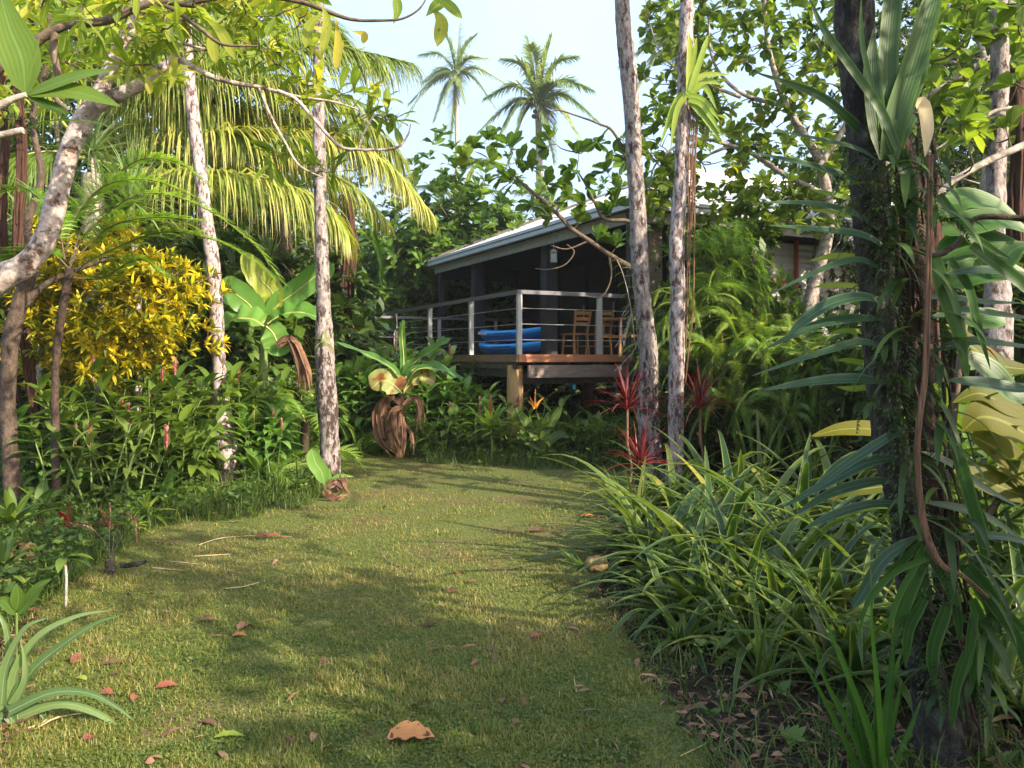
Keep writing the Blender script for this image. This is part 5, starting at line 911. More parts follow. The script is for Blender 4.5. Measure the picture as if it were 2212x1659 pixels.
# pineapple patch
def pine_kind(seed, n=34, L=1.15, W=.11, mat='pine', el=(.05, 1.1), droop=1.25):
    g = np.random.default_rng(seed); t = proto('pineapple_plant', 'pineapple'); ml = MB()
    rosette(ml, (0, 0, .02), n, (L*.7, L*1.1), W, el, droop, 'taper', 11, .35, (0, .9), g, .04); part(ml, 'foliage', mat, t)
    md = MB(); rosette(md, (0, 0, .02), 5, (L*.3, L*.5), W, (-.05, .3), .8, 'taper', 6, .5, (0, 1), g, .02); part(md, 'dead_leaf', 'straw', t); return Kind(t)
PA = pine_kind(1, 27, 1.3); PB = pine_kind(2, 22, 1.1, .105, droop=1.5); PC = pine_kind(3, 24, .85, .065, el=(.3, 1.4), droop=.8)
pg = 'pineapple plants in the patch right of the lawn'
for k, px, Y, sc, lab in ((PA, 1425, 6.0, 1.0, 'pineapple plant at the lawn side of the patch, one pale leaf pointing at the lawn'), (PA, 1540, 5.4, 1.0, 'pineapple plant in the front left of the patch'), (PA, 1660, 5.1, 1.0, 'pineapple plant in the front middle of the patch'), (PB, 1480, 7.0, 1.0, 'pineapple plant behind the lawn side one, sunlit tips'), (PA, 1600, 6.5, 1.05, 'sunlit pineapple plant in the centre of the patch'),
    (PA, 1720, 6.1, 1.05, 'upright pineapple plant in the centre right of the patch'), (PB, 1820, 5.6, 1.0, 'pineapple plant left of the dark trunk'), (PA, 1560, 7.8, 1.0, 'pineapple plant in the back left of the patch, yellow green'), (PB, 1690, 7.6, 1.05, 'pineapple plant in the back middle of the patch'), (PA, 1800, 7.0, 1.0, 'pineapple plant in the back right of the patch'), (PC, 1560, 4.35, .62, 'small pale pineapple plant on its own in front of the patch'), (PB, 1690, 4.5, .85, 'shaded pineapple plant in the front right of the patch'),
    (PB, 1900, 6.4, 1.0, 'pineapple plant half hidden behind the dark trunk'), (PA, 2050, 5.3, 1.0, 'pineapple plant right of the dark trunk in shade'), (PB, 2150, 5.9, 1.0, 'pineapple plant near the right edge in shade'), (PA, 2240, 4.9, 1.0, 'pineapple plant at the right edge of the frame'), (PB, 1380, 7.6, .85, 'pineapple plant under the lowest red cordyline'), (PC, 1640, 8.5, 1.1, 'pineapple plant at the back against the ferns'), (PC, 1760, 8.3, 1.1, 'pineapple plant at the back below the lowest fern'), (PB, 1480, 5.4, .7, 'spreading pineapple plant lying over the lawn edge'), (PC, 1370, 6.7, .8, 'small pineapple plant at the lawn edge below the red cordyline'), (PB, 1800, 4.5, .9, 'shaded pineapple plant left of the dark trunk foot'), (PA, 1960, 4.6, .95, 'shaded pineapple plant behind the dark trunk foot'), (PB, 2110, 3.9, .9, 'shaded pineapple plant right of the dark trunk foot'), (PA, 2230, 3.9, .9, 'dark pineapple plant in the bottom right corner'), (PB, 1600, 5.9, 1.0, 'arching pineapple plant between the front and centre ones'), (PA, 1450, 8.1, .8, 'pineapple plant at the foot of the rough pale trunk'),
    (PB, 1500, 4.75, .8, 'low pineapple plant spreading at the front left of the patch'), (PA, 1610, 4.75, .8, 'low arching pineapple plant at the front of the patch'), (PB, 1720, 4.15, .75, 'low pineapple plant above the fallen stick'), (PA, 1850, 4.0, .72, 'dark pineapple plant between iris clump and dark trunk'), (PB, 1560, 5.15, .9, 'pineapple plant just behind the pale small one'), (PA, 1750, 5.3, .95, 'dense pineapple plant in the middle right of the patch'), (PB, 1990, 3.95, .7, 'dark pineapple plant at the back of the dark trunk foot'),
    (PA, 2120, 3.5, .7, 'dark pineapple plant right of the hanging straps'), (PB, 2220, 3.3, .7, 'lowest dark pineapple plant at the right edge'), (PC, 1650, 3.7, .5, 'tiny pineapple plant near the fallen stick'), (PB, 1560, 4.6, .7, 'flat pineapple plant in front of the low arching one'), (PB, 1660, 4.35, .7, 'shaded flat pineapple plant above the small pale one'), (PA, 1770, 4.5, .75, 'dark pineapple plant in the front right, leaves arching down'), (PB, 1390, 5.9, .7, 'pineapple plant nearest the lawn centre'), (PB, 1450, 4.6, .62, 'low pineapple plant spilling onto the front of the lawn'), (PB, 1480, 4.2, .5, 'small low pineapple plant in front of the spilling one'), (PB, 1620, 4.05, .6, 'small flat pineapple plant near the right end of the stick'), (PA, 1830, 3.7, .6, 'dark low pineapple plant behind the bright blade clump'), (PA, 1470, 5.9, .85, 'pineapple plant behind the fruit'), (PB, 1420, 5.3, .6, 'flat pineapple plant beside the fruit, leaves on the lawn')):
    place(k, px, Y, lab, pg, sc)
# the fruit
t = thing('pineapple_fruit', 'small pineapple fruit with silvery crown lying at the lawn edge', 'pineapple fruit', P(1262, 1228, 5.3)); c = P(1262, 1222, 5.3); e = P(1312, 1215, 5.3)
mb = MB(); p = spline([c, c+(e-c)*.4, e], 12); V0 = mb; tube(mb, p, [.02, .045, .055, .056, .05, .03], 12, noise=.05); tree_part(mb, 'fruit', 'fruit', t)
ml = MB(); d0 = unit(c-e)+A([0, 0, .55]); N = 26; dd = unit(d0)+g4.normal(0, .38, (N, 3)); leaves(ml, np.repeat([c], N, 0), dd, g4.uniform(.1, .2, N), .03, -.5, 4, 'taper', .5, g4.uniform(.5, 1, N)); tree_part(ml, 'crown', 'pandan', t)
# left bottom bromeliad
t = thing('spider_lily', 'pale arching strap leaved plant in the bottom left corner', 'strap plant', G(-5, 3.35)); ml = MB(); Yq = 3.3
for q, wd, ti in (([(25, 1520), (40, 1440), (90, 1370), (170, 1330), (240, 1318)], .032, .9), ([(30, 1530), (70, 1450), (140, 1390), (210, 1345), (262, 1328)], .036, .3), ([(20, 1510), (30, 1430), (70, 1350), (120, 1325)], .034, .6), ([(30, 1530), (120, 1490), (200, 1490), (262, 1520), (300, 1550)], .03, .3), ([(35, 1550), (130, 1520), (210, 1540), (270, 1580), (325, 1615)], .03, .8), ([(25, 1530), (60, 1520), (95, 1560), (95, 1620)], .03, .2), ([(10, 1530), (-30, 1430), (-60, 1400), (-120, 1420)], .035, .5), ([(10, 1540), (20, 1450), (10, 1360), (-20, 1310)], .035, .5), ([(35, 1520), (60, 1470), (60, 1420), (50, 1380)], .028, .8), ([(20, 1560), (70, 1590), (140, 1615), (168, 1622)], .026, 1.0), ([(10, 1550), (-60, 1560), (-130, 1640)], .03, .4), ([(25, 1540), (50, 1570), (60, 1600), (78, 1640)], .024, .2)):
    sleaf(ml, PP(q, Yq)+A([0, g4.normal(0, .03), 0]), wd*1.5, 'taper', .5, ti, 14, (.1, -1, .6))
tree_part(ml, 'foliage', 'pandan', t)
# left bromeliads
def brom(label, px, py, Y, mat, n, L, W, seed, nm='bromeliad', cat='bromeliad'):
    c = P(px, py, Y); c[2] = max(c[2], .02); t = thing(nm, label, cat, c*A([1, 1, 0])); ml = MB(); rosette(ml, c, n, (L*.7, L*1.1), W, (.2, 1.3), .9, 'strap', 8, .4, (0, 1), np.random.default_rng(seed)); tree_part(ml, 'foliage', mat, t)
    md = MB(); rosette(md, c*A([1, 1, .6]), 14, (L*.5, L*.9), W*.8, (-.9, .2), 1.5, 'strap', 7, .6, (0, 1), np.random.default_rng(seed+50), wave=.3); tree_part(md, 'dead_leaf', 'dead', t)
brom('green bromeliad with yellowing leaves and dry brown skirt at the left edge', 28, 1130, 5.4, 'green', 20, .3, .06, 1)
brom('second bromeliad below it at the left edge', 10, 1225, 4.8, 'weed', 14, .22, .045, 2)
brom('red leaved bromeliad at the left lawn edge', 150, 1170, 6.7, 'red', 9, .33, .055, 3); brom('smaller red bromeliad lying beside the other red one', 240, 1150, 6.9, 'red', 5, .25, .04, 4)
t = thing('sapling', 'young sapling with a thin white stem at the left lawn edge', 'sapling', G(145, 4.85)); ms = MB(); tube(ms, spline([G(142, 4.85), P(143, 1250, 4.85), P(140, 1200, 4.85)], 8), .008, 6, noise=.1); tree_part(ms, 'stem', 'grey', t)
ml = MB(); q = PP([(140, 1205)]*9, 4.85); leaves(ml, q, unit(g4.normal(0, 1, (9, 3))*A([1, 1, .4])), .17, .06, 1, 6, 'lance', .25, None); tree_part(ml, 'foliage', 'green', t)
t = thing('seedling', 'glossy green seedling right above the strap plant at bottom left', 'seedling', G(35, 3.9)); ml = MB()
for q, wd in (([(35, 1320), (40, 1290), (35, 1260)], .07), ([(38, 1330), (70, 1290), (95, 1265)], .05), ([(36, 1320), (80, 1270), (112, 1250)], .04), ([(34, 1330), (10, 1300), (-10, 1300)], .05)): sleaf(ml, PP(q, 3.85), wd, 'lance', .25, g4.uniform(.2, .7), 10, (0, -1, .3))
tree_part(ml, 'leaf', 'green', t); ms = MB(); tube(ms, [G(36, 3.9), P(36, 1325, 3.85)], .006, 6); tree_part(ms, 'stem', 'stem', t)
t = thing('dead_fern', 'old tree fern stump with wilted fronds at the left lawn edge', 'fern', G(240, 5.6)); ms = MB(); lumpy(ms, [G(240, 5.6)-A([0, 0, .03]), P(238, 1240, 5.6), P(238, 1205, 5.6)], [.05, .035, .03], 10, 30, .2, 5)
tube(ms, spline(PP([(262, 1222), (300, 1218), (316, 1212)], 5.5), 8), [.02, .018, .012], 7, noise=.15)
tree_part(ms, 'stump', 'darkbark', t); ml = MB()
for q in ([(238, 1205), (225, 1170), (190, 1140), (150, 1130)], [(240, 1205), (250, 1150), (275, 1110), (300, 1140)], [(236, 1205), (236, 1150), (238, 1090)], [(242, 1200), (262, 1160), (290, 1120), (296, 1170)]): frond(ml, ml, PP(q, 5.6), 16, .07, .012, 60, .9, .004, (0, 1), rg=g4, mis=(0, 1), start=.5)
tree_part(ml, 'frond', ['dead', 'darkbark'], t)
t = thing('banana_sucker', 'little banana shoot with one green leaf at the foot of the mossy trunk', 'banana', G(700, 8.6)); ml = MB(); sleaf(ml, PP([(702, 1050), (695, 1020), (682, 1000), (672, 970)], 8.6), .16, 'banana', .3, .7, 14, (0, -1, .3)); tree_part(ml, 'leaf', 'banana', t)
ml = MB(); sleaf(ml, PP([(706, 1050), (730, 1030), (765, 1030)], 8.6), .06, 'lance', .3, .6, 10, (0, -1, 1)); tree_part(ml, 'leaf', 'banana', t); ml = MB(); sleaf(ml, PP([(704, 1055), (712, 1035), (712, 1010)], 8.65), .05, 'lance', .3, 1, 10); tree_part(ml, 'leaf', 'banana', t)
for k, (q, wd) in enumerate(((PP([(705, 1050), (730, 1040), (745, 1065)], 8.5), .14), (PP([(715, 1060), (735, 1052), (742, 1040)], 8.55), .1), (PP([(700, 1060), (720, 1075), (745, 1072)], 8.45), .12))):
    ml = MB(); q[:, 2] = np.maximum(q[:, 2], .03); deadleaf(ml, q, wd, 4, g4); tree_part(ml, 'dead_leaf', 'dead', t)
# small epiphytes on the mossy trunk
t = thing('orchid_sprig', 'small yellowish orchid growing half way up the mossy trunk', 'orchid', P(705, 735, 9.3)); ml = MB(); rosette(ml, P(700, 738, 9.27), 12, (.12, .2), .02, (-.6, 1.0), 1.0, 'strap', 5, .3, (.3, 1), g4); tree_part(ml, 'foliage', 'lime', t)
t = thing('orchid_sprig', 'thin orchid with small paired leaves hanging beside the rough pale trunk', 'orchid', P(1365, 640, 10)); ml = MB(); ms = MB(); p = spline(PP([(1332, 560), (1345, 590), (1358, 640), (1366, 690), (1370, 730)], 10), 18); tube(ms, p, .005, 5); s_ = np.where(np.arange(18) % 2, 1, -1)[:, None]*A([[1, 0, .3]]); leaves(ml, p, s_, .13, .035, .8, 4, 'lance', .3, None)
for i in range(6): a = P(1362+g4.uniform(-6, 10), 690+g4.uniform(-40, 40), 10); tube(ms, spline([a, a+A([g4.uniform(-.1, .05), 0, -.15]), a+A([g4.uniform(-.25, -.05), 0, -.42])], 6), .004, 4)
tree_part(ml, 'foliage', 'lime', t); tree_part(ms, 'root', 'grey', t)
# ------------------------------------------------------------------ dark trunk with orchids, right foreground
Yt = 3.0
t = thing('dark_tree', 'dark mossy trunk in the right foreground, wound with climbers', 'tree', G(2035, Yt)); p = PP([(2040, 1660), (2010, 1500), (1978, 1300), (1950, 1100), (1930, 1000), (1908, 820), (1892, 650), (1882, 500), (1870, 350), (1862, 180), (1850, 0), (1838, -400)], Yt); p[0, 2] = -.04
mb = MB(); lumpy(mb, p, A([120, 76, 66, 66, 66, 66, 68, 70, 74, 78, 80, 80])*Yt/F/2, 20, 120, .13, 3); tree_part(mb, 'trunk', 'darkbark', t)
top = p[-1]; mb = MB(); g = np.random.default_rng(4); tips = top+g.normal(0, 1, (110, 3))*A([1.1, 1.1, .45])+A([.9, -.6, .9]); ml = MB(); d = twigs(mb, [top], tips, .01, .04, rg=g); tree_part(mb, 'branch', 'darkbark', t); tufts(ml, tips, d, 7, .2, .09, rg=g); tree_part(ml, 'crown', 'dark', t)  # unseen crown, added and widened to shade the foreground
t = thing('climber_mass', 'dark fibrous roots and moss wrapped along the right side of the dark trunk', 'climber', G(2040, 3.05)); mb = MB(); p2 = PP([(2085, 1640), (2060, 1450), (2040, 1250), (2010, 1050), (1990, 900), (1975, 700), (1965, 500), (1955, 350), (1945, 260)], 3.05)
lumpy(mb, p2, A([80, 60, 44, 60, 60, 64, 60, 46, 20])*Yt/F/2, 16, 110, .3, 9); pp_ = spline(p2, 60)
for i in range(120):
    a = g.integers(0, 50); m = g.integers(5, 10); o = g.normal(0, 1, 3)*A([.05, .04, .02]); tube(mb, pp_[a:a+m]+o+np.cumsum(g.normal(0, .006, (m, 3)), 0), g.uniform(.003, .009), 5, cap=False)
N = 900; i = g.integers(3, 57, N); dd = unit(g.normal(0, 1, (N, 3))); leaves(mb, pp_[i]+dd*.045, dd+A([0, 0, -.6]), g.uniform(.02, .07, N), .006, .8, 2, 'taper', .3, None, mid=False, mi=1, rg=g)
tree_part(mb, 'root', ['fibre', 'dead'], t)
t = thing('dry_stalk', 'long dry brown stalk standing along the dark trunk and bending away at its foot', 'dry stalk', P(2110, 1265, 2.75)); ml = MB()
p3 = PP([(2008, 335), (2006, 450), (2003, 620), (1998, 800), (1985, 900), (1980, 980), (1988, 1090), (2010, 1180), (2040, 1225), (2080, 1245), (2130, 1290)], 2.75)
V = spline(p3, 60); tube(ml, V, A([9, 10, 10, 11, 11, 12, 13, 18, 15, 12, 3])*2.75/F/2*.9, 7, noise=.13); tube(ml, V+A([.006, -.006, 0]), .004, 5); tree_part(ml, 'stalk', 'stalk', t)
# orchid leaves, left row
def sl_set(name, label, cat, mat, items, Y, loc, prof='strap', fold=.35, nr=(0, -.5, 1), wscale=1., grp=None, nm='leaf', jit=.05):
    t = thing(name, label, cat, P(*loc, Y), grp)
    for q, wpx, ti in items:
        ml = MB(); pts = PP(q, Y)+A([0, g4.normal(0, jit), 0]); sleaf(ml, pts, wpx*Y/F*wscale, prof, fold, ti, 16, nr if not isinstance(nr, str) else (0, -1, 0)); tree_part(ml, nm, mat, t)
    return t
sl_set('vanda_orchid', 'climbing orchid with two rows of long blue green straps on the dark trunk', 'orchid', 'orchid', [
    ([(1900, 420), (1840, 382), (1740, 350), (1622, 325)], 34, .2), ([(1900, 350), (1850, 322), (1760, 300), (1660, 280)], 22, .3), ([(1905, 500), (1850, 463), (1760, 440), (1640, 436)], 30, .4), ([(1905, 545), (1850, 515), (1760, 502), (1650, 492)], 32, .2), ([(1905, 590), (1850, 565), (1780, 580), (1660, 636)], 26, .5),
    ([(1905, 660), (1850, 645), (1780, 660), (1720, 700), (1690, 728)], 40, .3), ([(1905, 690), (1840, 690), (1760, 705), (1648, 757)], 36, .3), ([(1915, 755), (1860, 740), (1780, 760), (1622, 812)], 28, .5), ([(1925, 830), (1850, 820), (1760, 825), (1635, 845)], 38, .2), ([(1950, 990), (1880, 1000), (1800, 1040), (1690, 1100)], 40, .1), ([(1955, 1040), (1880, 1050), (1800, 1075), (1725, 1120)], 34, .2),
    ([(1960, 1090), (1880, 1095), (1800, 1120), (1738, 1150)], 30, .2), ([(1945, 920), (1890, 950), (1800, 1010), (1720, 1075)], 28, .0), ([(1975, 1150), (1900, 1200), (1850, 1280), (1830, 1310)], 36, .3), ([(1930, 560), (1940, 500), (1925, 440), (1900, 400)], 30, .2),
    ([(2000, 760), (2080, 740), (2140, 742), (2240, 755)], 34, .3), ([(2000, 690), (2080, 672), (2160, 680), (2250, 690)], 30, .6), ([(2010, 820), (2090, 828), (2160, 838), (2250, 835)], 44, .1), ([(2000, 600), (2080, 592), (2160, 600), (2230, 622)], 32, .2), ([(2000, 640), (2070, 640), (2150, 650), (2240, 652)], 26, .3), ([(2010, 980), (2080, 1010), (2150, 1060), (2240, 1110)], 30, .3), ([(2010, 1090), (2090, 1105), (2160, 1130), (2250, 1190)], 32, .5), ([(2020, 1160), (2110, 1150), (2180, 1160), (2240, 1185)], 26, .3)], 2.92, (1915, 1250), nr=(0, -.8, .7), prof='lance', wscale=.72)
sl_set('vanda_orchid', 'smaller yellow leaved orchid on the back of the dark trunk, leaves glowing', 'orchid', 'lime', [
    ([(1890, 570), (1850, 562), (1790, 558), (1736, 568)], 20, .8), ([(1890, 616), (1850, 612), (1810, 612), (1778, 616)], 15, .9), ([(1890, 430), (1840, 425), (1790, 415), (1750, 405)], 15, .5), ([(1890, 472), (1845, 460), (1800, 450), (1760, 446)], 14, .6), ([(1890, 660), (1850, 655), (1810, 648), (1790, 645)], 16, .4), ([(1895, 722), (1850, 716), (1820, 716), (1795, 718)], 14, .5), ([(1905, 795), (1860, 785), (1830, 780), (1805, 778)], 16, .5), ([(1910, 845), (1870, 838), (1830, 840), (1800, 835)], 16, .6)], 3.1, (1900, 850), nr=(0, -.9, .5))
# tall upright leaves
sl_set('strap_epiphyte', 'broad upright dark green strap leaves standing on the dark trunk at the top', 'epiphyte', 'deepgreen', [
    ([(1928, 335), (1905, 250), (1895, 150), (1900, 50)], 48, .0), ([(1930, 335), (1935, 240), (1932, 120), (1945, -40), (1950, -120)], 52, .25), ([(1932, 335), (1950, 240), (1985, 130), (2030, -20), (2060, -110)], 58, .6), ([(1935, 330), (1975, 220), (2010, 120), (2018, -20), (2015, -120)], 40, .35),
    ([(1930, 330), (1890, 240), (1820, 140), (1770, 70), (1735, -10)], 22, .3), ([(1925, 330), (1895, 240), (1860, 100), (1858, -20)], 14, .8), ([(1935, 335), (1970, 270), (1985, 240), (1990, 225)], 40, .3), ([(1920, 300), (1850, 230), (1780, 180), (1640, 130)], 24, .2)], 2.85, (1930, 340), nr='f', fold=.3)
t = thing('bent_leaf', 'pale bleached strap leaf folded over and hanging, at the top of the dark trunk', 'leaf', P(1985, 230, 2.8)); ml = MB(); sleaf(ml, PP([(1978, 226), (1992, 232), (2000, 280), (1998, 340)], 2.78), .055, 'strap', .5, .9, 10); tree_part(ml, 'leaf', 'straw', t)
sl_set('strap_epiphyte', 'drooping dark strap leaves right of the dark trunk', 'epiphyte', 'deepgreen', [
    ([(1930, 300), (1965, 340), (1985, 430), (1975, 570)], 50, .1), ([(2050, 560), (2090, 620), (2110, 700), (2085, 800)][:3]+[(2140, 800)], 30, .3), ([(2010, 560), (2030, 640), (2060, 720), (2085, 845)], 50, .6), ([(2060, 540), (2130, 590), (2190, 640), (2240, 690)], 40, .2), ([(2030, 420), (2080, 490), (2130, 530), (2190, 560)], 34, .3), ([(2060, 950), (2090, 1060), (2120, 1160), (2130, 1240)], 44, .4)], 2.85, (1990, 560), nr='f', wscale=.75)
sl_set('large_leaved_climber', 'climber with broad glossy leaves right of the dark trunk', 'climber', 'deepgreen', [
    ([(2050, 500), (2110, 480), (2180, 470), (2250, 500)], 66, .9), ([(2040, 560), (2100, 530), (2170, 520), (2260, 540)], 84, .5), ([(2050, 620), (2100, 590), (2170, 585), (2250, 610)], 70, .6), ([(2070, 700), (2130, 690), (2160, 700), (2150, 710)][:3], 52, .8), ([(2060, 470), (2110, 420), (2180, 430), (2240, 460)], 60, .95), ([(2130, 600), (2160, 560), (2180, 540), (2215, 530)], 46, .3), ([(2040, 430), (2070, 430), (2095, 425)], 26, 1.), ([(2060, 760), (2130, 800), (2180, 850), (2240, 860)], 60, .4)], 3.3, (2050, 560), prof='lance', nr=(0, -.8, .5), fold=.2)
mb = MB(); tt_ = [o for o in bpy.data.objects if o.name.startswith('large_leaved_climber')][0]; tube(mb, spline(PP([(1990, 560), (2050, 540), (2090, 500), (2110, 470), (2200, 470), (2260, 480)], 3.2), 20), .012, 6, noise=.2); tree_part(mb, 'stem', 'fibre', tt_)
sl_set('yellow_leaved_plant', 'plant with large glowing yellow leaves behind the dark trunk', 'plant', 'glow', [
    ([(2240, 960), (2170, 915), (2110, 900), (2070, 930)], 120, .7), ([(2100, 940), (2170, 980), (2240, 1060), (2280, 1100)], 110, .65), ([(1960, 945), (1900, 930), (1830, 930), (1762, 945)], 52, .95), ([(2040, 1000), (2110, 1030), (2180, 1060), (2260, 1080)], 90, .6), ([(1960, 1040), (1890, 1050), (1820, 1060), (1790, 1080)], 40, .4), ([(2230, 900), (2180, 880), (2120, 850), (2060, 870)], 70, .5), ([(2050, 700), (2120, 760), (2170, 790), (2250, 800)], 80, .35)], 4.3, (2040, 1140), prof='lance', nr=(0, -.8, .5), fold=.2, wscale=.72)
mb = MB(); tt_ = [o for o in bpy.data.objects if o.name.startswith('yellow_leaved_plant')][0]
for q in ([(2030, 1280), (2040, 1150), (2060, 900), (2090, 640)], [(1955, 1250), (1958, 1150), (1970, 960)], [(2045, 1200), (2120, 1130), (2220, 990)]): tube(mb, spline(PP(q, 4.35), 12), .018, 6)
tree_part(mb, 'stem', 'twig', tt_)
# hanging straps at the foot
sl_set('hanging_epiphyte', 'dull green strap leaves hanging down round the foot of the dark trunk', 'epiphyte', 'deepgreen', [
    ([(2020, 1190), (1990, 1260), (1965, 1330), (1948, 1400)], 40, .5), ([(2030, 1230), (2060, 1280), (2075, 1340), (2078, 1395)], 26, .4), ([(2025, 1260), (1985, 1340), (1975, 1390)], 26, .6), ([(2010, 1300), (1975, 1370), (1968, 1455)], 26, .2), ([(2045, 1310), (2015, 1400), (2018, 1478)], 34, .3), ([(2100, 1230), (2150, 1300), (2160, 1350), (2148, 1388)], 46, .3), ([(2110, 1300), (2140, 1380), (2155, 1468)], 28, .5), ([(2100, 1320), (2090, 1400), (2075, 1480)], 24, .4), ([(2080, 1400), (2055, 1480), (2048, 1570)], 26, .4), ([(2105, 1380), (2115, 1460), (2124, 1545)], 26, .5), ([(2010, 1180), (1950, 1240), (1900, 1300), (1870, 1360)], 20, .3),
    ([(2120, 1250), (2180, 1320), (2240, 1380), (2290, 1410)], 30, .4), ([(2130, 1290), (2190, 1370), (2220, 1440), (2270, 1480)], 28, .2), ([(1990, 1200), (1940, 1290), (1915, 1380)], 16, .8), ([(2000, 1200), (1930, 1230), (1870, 1290), (1840, 1400)], 14, .6)], 2.8, (2050, 1300), nr='f', fold=.25)
t = thing('iris_clump', 'bright green upright blade clump at the bottom of the frame near the dark trunk', 'iris', G(1885, 2.82)); 
for q, wpx, ti in (([(1885, 1690), (1860, 1560), (1800, 1400), (1745, 1262)], 32, .5), ([(1880, 1690), (1830, 1560), (1770, 1440), (1745, 1320)], 26, .4), ([(1870, 1690), (1820, 1580), (1770, 1480), (1720, 1388)], 20, .7), ([(1890, 1690), (1880, 1500), (1868, 1350), (1865, 1200)], 30, .9), ([(1900, 1690), (1915, 1540), (1925, 1430), (1930, 1300)], 30, .3), ([(1905, 1690), (1930, 1600), (1950, 1520), (1960, 1470)], 22, .5), ([(1895, 1690), (1905, 1560), (1935, 1430), (1965, 1360)], 18, .6), ([(1880, 1690), (1850, 1540), (1825, 1430), (1808, 1380)], 22, .2), ([(1910, 1690), (1950, 1600), (1975, 1540), (1990, 1500)], 18, .5), ([(1890, 1690), (1890, 1560), (1895, 1450), (1890, 1380)], 22, .1), ([(1885, 1690), (1860, 1600), (1840, 1480), (1846, 1380)], 18, .4)):
    ml = MB(); q = [(a, b+10) for a, b in q]; sleaf(ml, PP(q, 2.85)+A([0, g4.normal(0, .04), 0]), wpx*2.85/F, 'taper', .3, ti, 16, (g4.normal(0, .5), -1, 0)); tree_part(ml, 'blade', 'iris', t)
t = thing('fallen_stick', 'thin dead twig lying across the pineapple bed above the dark soil', 'stick', P(1800, 1490, 3.9)); mb = MB(); tube(mb, spline(PP([(1675, 1450, 3.95), (1780, 1462, 3.9), (1900, 1478, 3.8), (2080, 1500, 3.6)], 3.9), 16), [.008, .004], 6, noise=.08); tree_part(mb, 'stick', 'stalk', t); 
# pale lichened trunk base at far right
t = thing('lichen_trunk', 'thick lichen covered trunk base with hanging rootlets at the right edge', 'tree', G(2150, 6.4)); mb = MB(); lumpy(mb, [G(2150, 6.4)-A([0, 0, .05]), P(2148, 950, 6.4), P(2155, 820, 6.4), P(2150, 500, 6.6), P(2160, 100, 6.8), P(2164, -160, 6.8)], [.22, .17, .13, .075, .065, .06], 18, 70, .2, 3); tree_part(mb, 'trunk', 'palerough', t)
mb = MB(); rosette(mb, P(2185, 925, 6.1), 16, (.15, .28), .015, (-1.2, .8), 1.0, 'taper', 5, .3, (.4, 1), g4); tree_part(mb, 'epiphyte', 'red', t)
# ------------------------------------------------------------------ fallen leaves and sticks on the lawn
def fallen(label, px, py, L, W, az, mat='fallen', ti=.5, cat='fallen leaf', nm='fallen_leaf', curl=.5, lift=.012):
    Y = 2604/(py-775); b = G(px, Y); t = thing(nm, label, cat, b, 'dead leaves and sticks lying on the lawn')
    d = A([math.cos(az), math.sin(az), 0]); ml = MB(); p = [b-d*L/2+A([0, 0, lift]), b+A([0, 0, lift+L*.12*curl]), b+d*L/2+A([0, 0, lift])]
    sleaf(ml, p, W, 'lance', curl, ti, 12, (g4.normal(0, .3), -.2, 1), wave=.07); o = tree_part(ml, 'blade', mat, t); return t
for a in (('large orange and purple dead leaf on the lawn, nearest of all', 888, 1600, .19, .1, .05, 'fallen', 1.0), ('orange red dead leaf on the left of the lawn, nearest the strap plant tip', 360, 1490, .1, .05, .3, 'fallen', .3), ('curled brown dead leaf beyond the strap plant', 245, 1440, .13, .035, .3, 'dead', .1), ('dark red dead leaf beside the strap plant', 170, 1432, .08, .06, 1, 'fallen', 0.), ('yellow dead leaf beside the strap plant', 175, 1472, .07, .03, 2.8, 'lime', .9),
    ('red dead leaf touching the arching strap leaf', 230, 1505, .06, .05, .1, 'fallen', .2), ('small dark red leaf at the tip of the arching strap leaf', 292, 1515, .04, .04, 1, 'fallen', .1), ('narrow brown leaf in the left middle of the lawn', 450, 1345, .12, .03, .15, 'dead', .5), ('bright orange leaf in the left middle of the lawn', 517, 1378, .08, .035, .1, 'fallen', .8), ('yellow green leaf at the front of the lawn', 495, 1598, .12, .035, .15, 'lime', .6), ('grey brown curled leaf left of the yellow green one', 450, 1570, .09, .04, -.4, 'dead', .3), ('little dark red leaf in front of the strap plant', 192, 1602, .04, .04, 1, 'fallen', .1),
    ('dark leaf with upturned stalk in the middle of the lawn', 930, 1355, .1, .03, .5, 'dead', .0), ('small brown leaf on the right of the lawn centre', 978, 1282, .07, .05, .3, 'dead', .3), ('brown leaf near the pale patch at the lawn right', 1020, 1262, .06, .04, .2, 'dead', .2), ('pink brown leaf on the lawn below the pineapple fruit', 1158, 1380, .07, .04, .2, 'fallen', .4), ('dark purple leaf on a stick near the back of the lawn', 1160, 1150, .16, .07, .2, 'dead', .2), ('orange leaf beside the pineapple plants at the back', 1270, 1118, .14, .05, .3, 'fallen', .7), ('orange leaf behind the pineapple fruit', 1300, 1210, .2, .05, .1, 'fallen', .6),
    ('tiny orange leaf in the middle of the lawn', 1115, 1270, .04, .02, .2, 'fallen', .6), ('brown leaf in the right foreground shade of the lawn', 1090, 1520, .05, .05, 1, 'dead', .4), ('brown leaf at the foot of the strap clump, left lawn edge', 455, 1115, .12, .07, .5, 'dead', .5), ('upright rusty leaf in the pineapple bed', 1530, 1370, .09, .06, 1.3, 'fallen', .4), ('long rust red leaf at the left back of the lawn', 590+-10, 1165, .3, .05, .15, 'fallen', .3), ('pale curled leaf at the far left of the lawn', 130, 1565, .2, .03, .9, 'straw', .7), ('brown leaf left of the lawn centre', 700, 1435, .05, .03, .4, 'dead', .2), ('dark crumpled leaf right of centre on the lawn', 1340, 1185, .06, .05, .5, 'dead', .1), ('reddish leaf near the centre of the lawn', 990, 1240, .06, .04, 1.4, 'fallen', .5), ('grey weathered leaf left on the lawn', 530, 1360, .1, .07, .9, 'dead', .4)):
    fallen(*a)
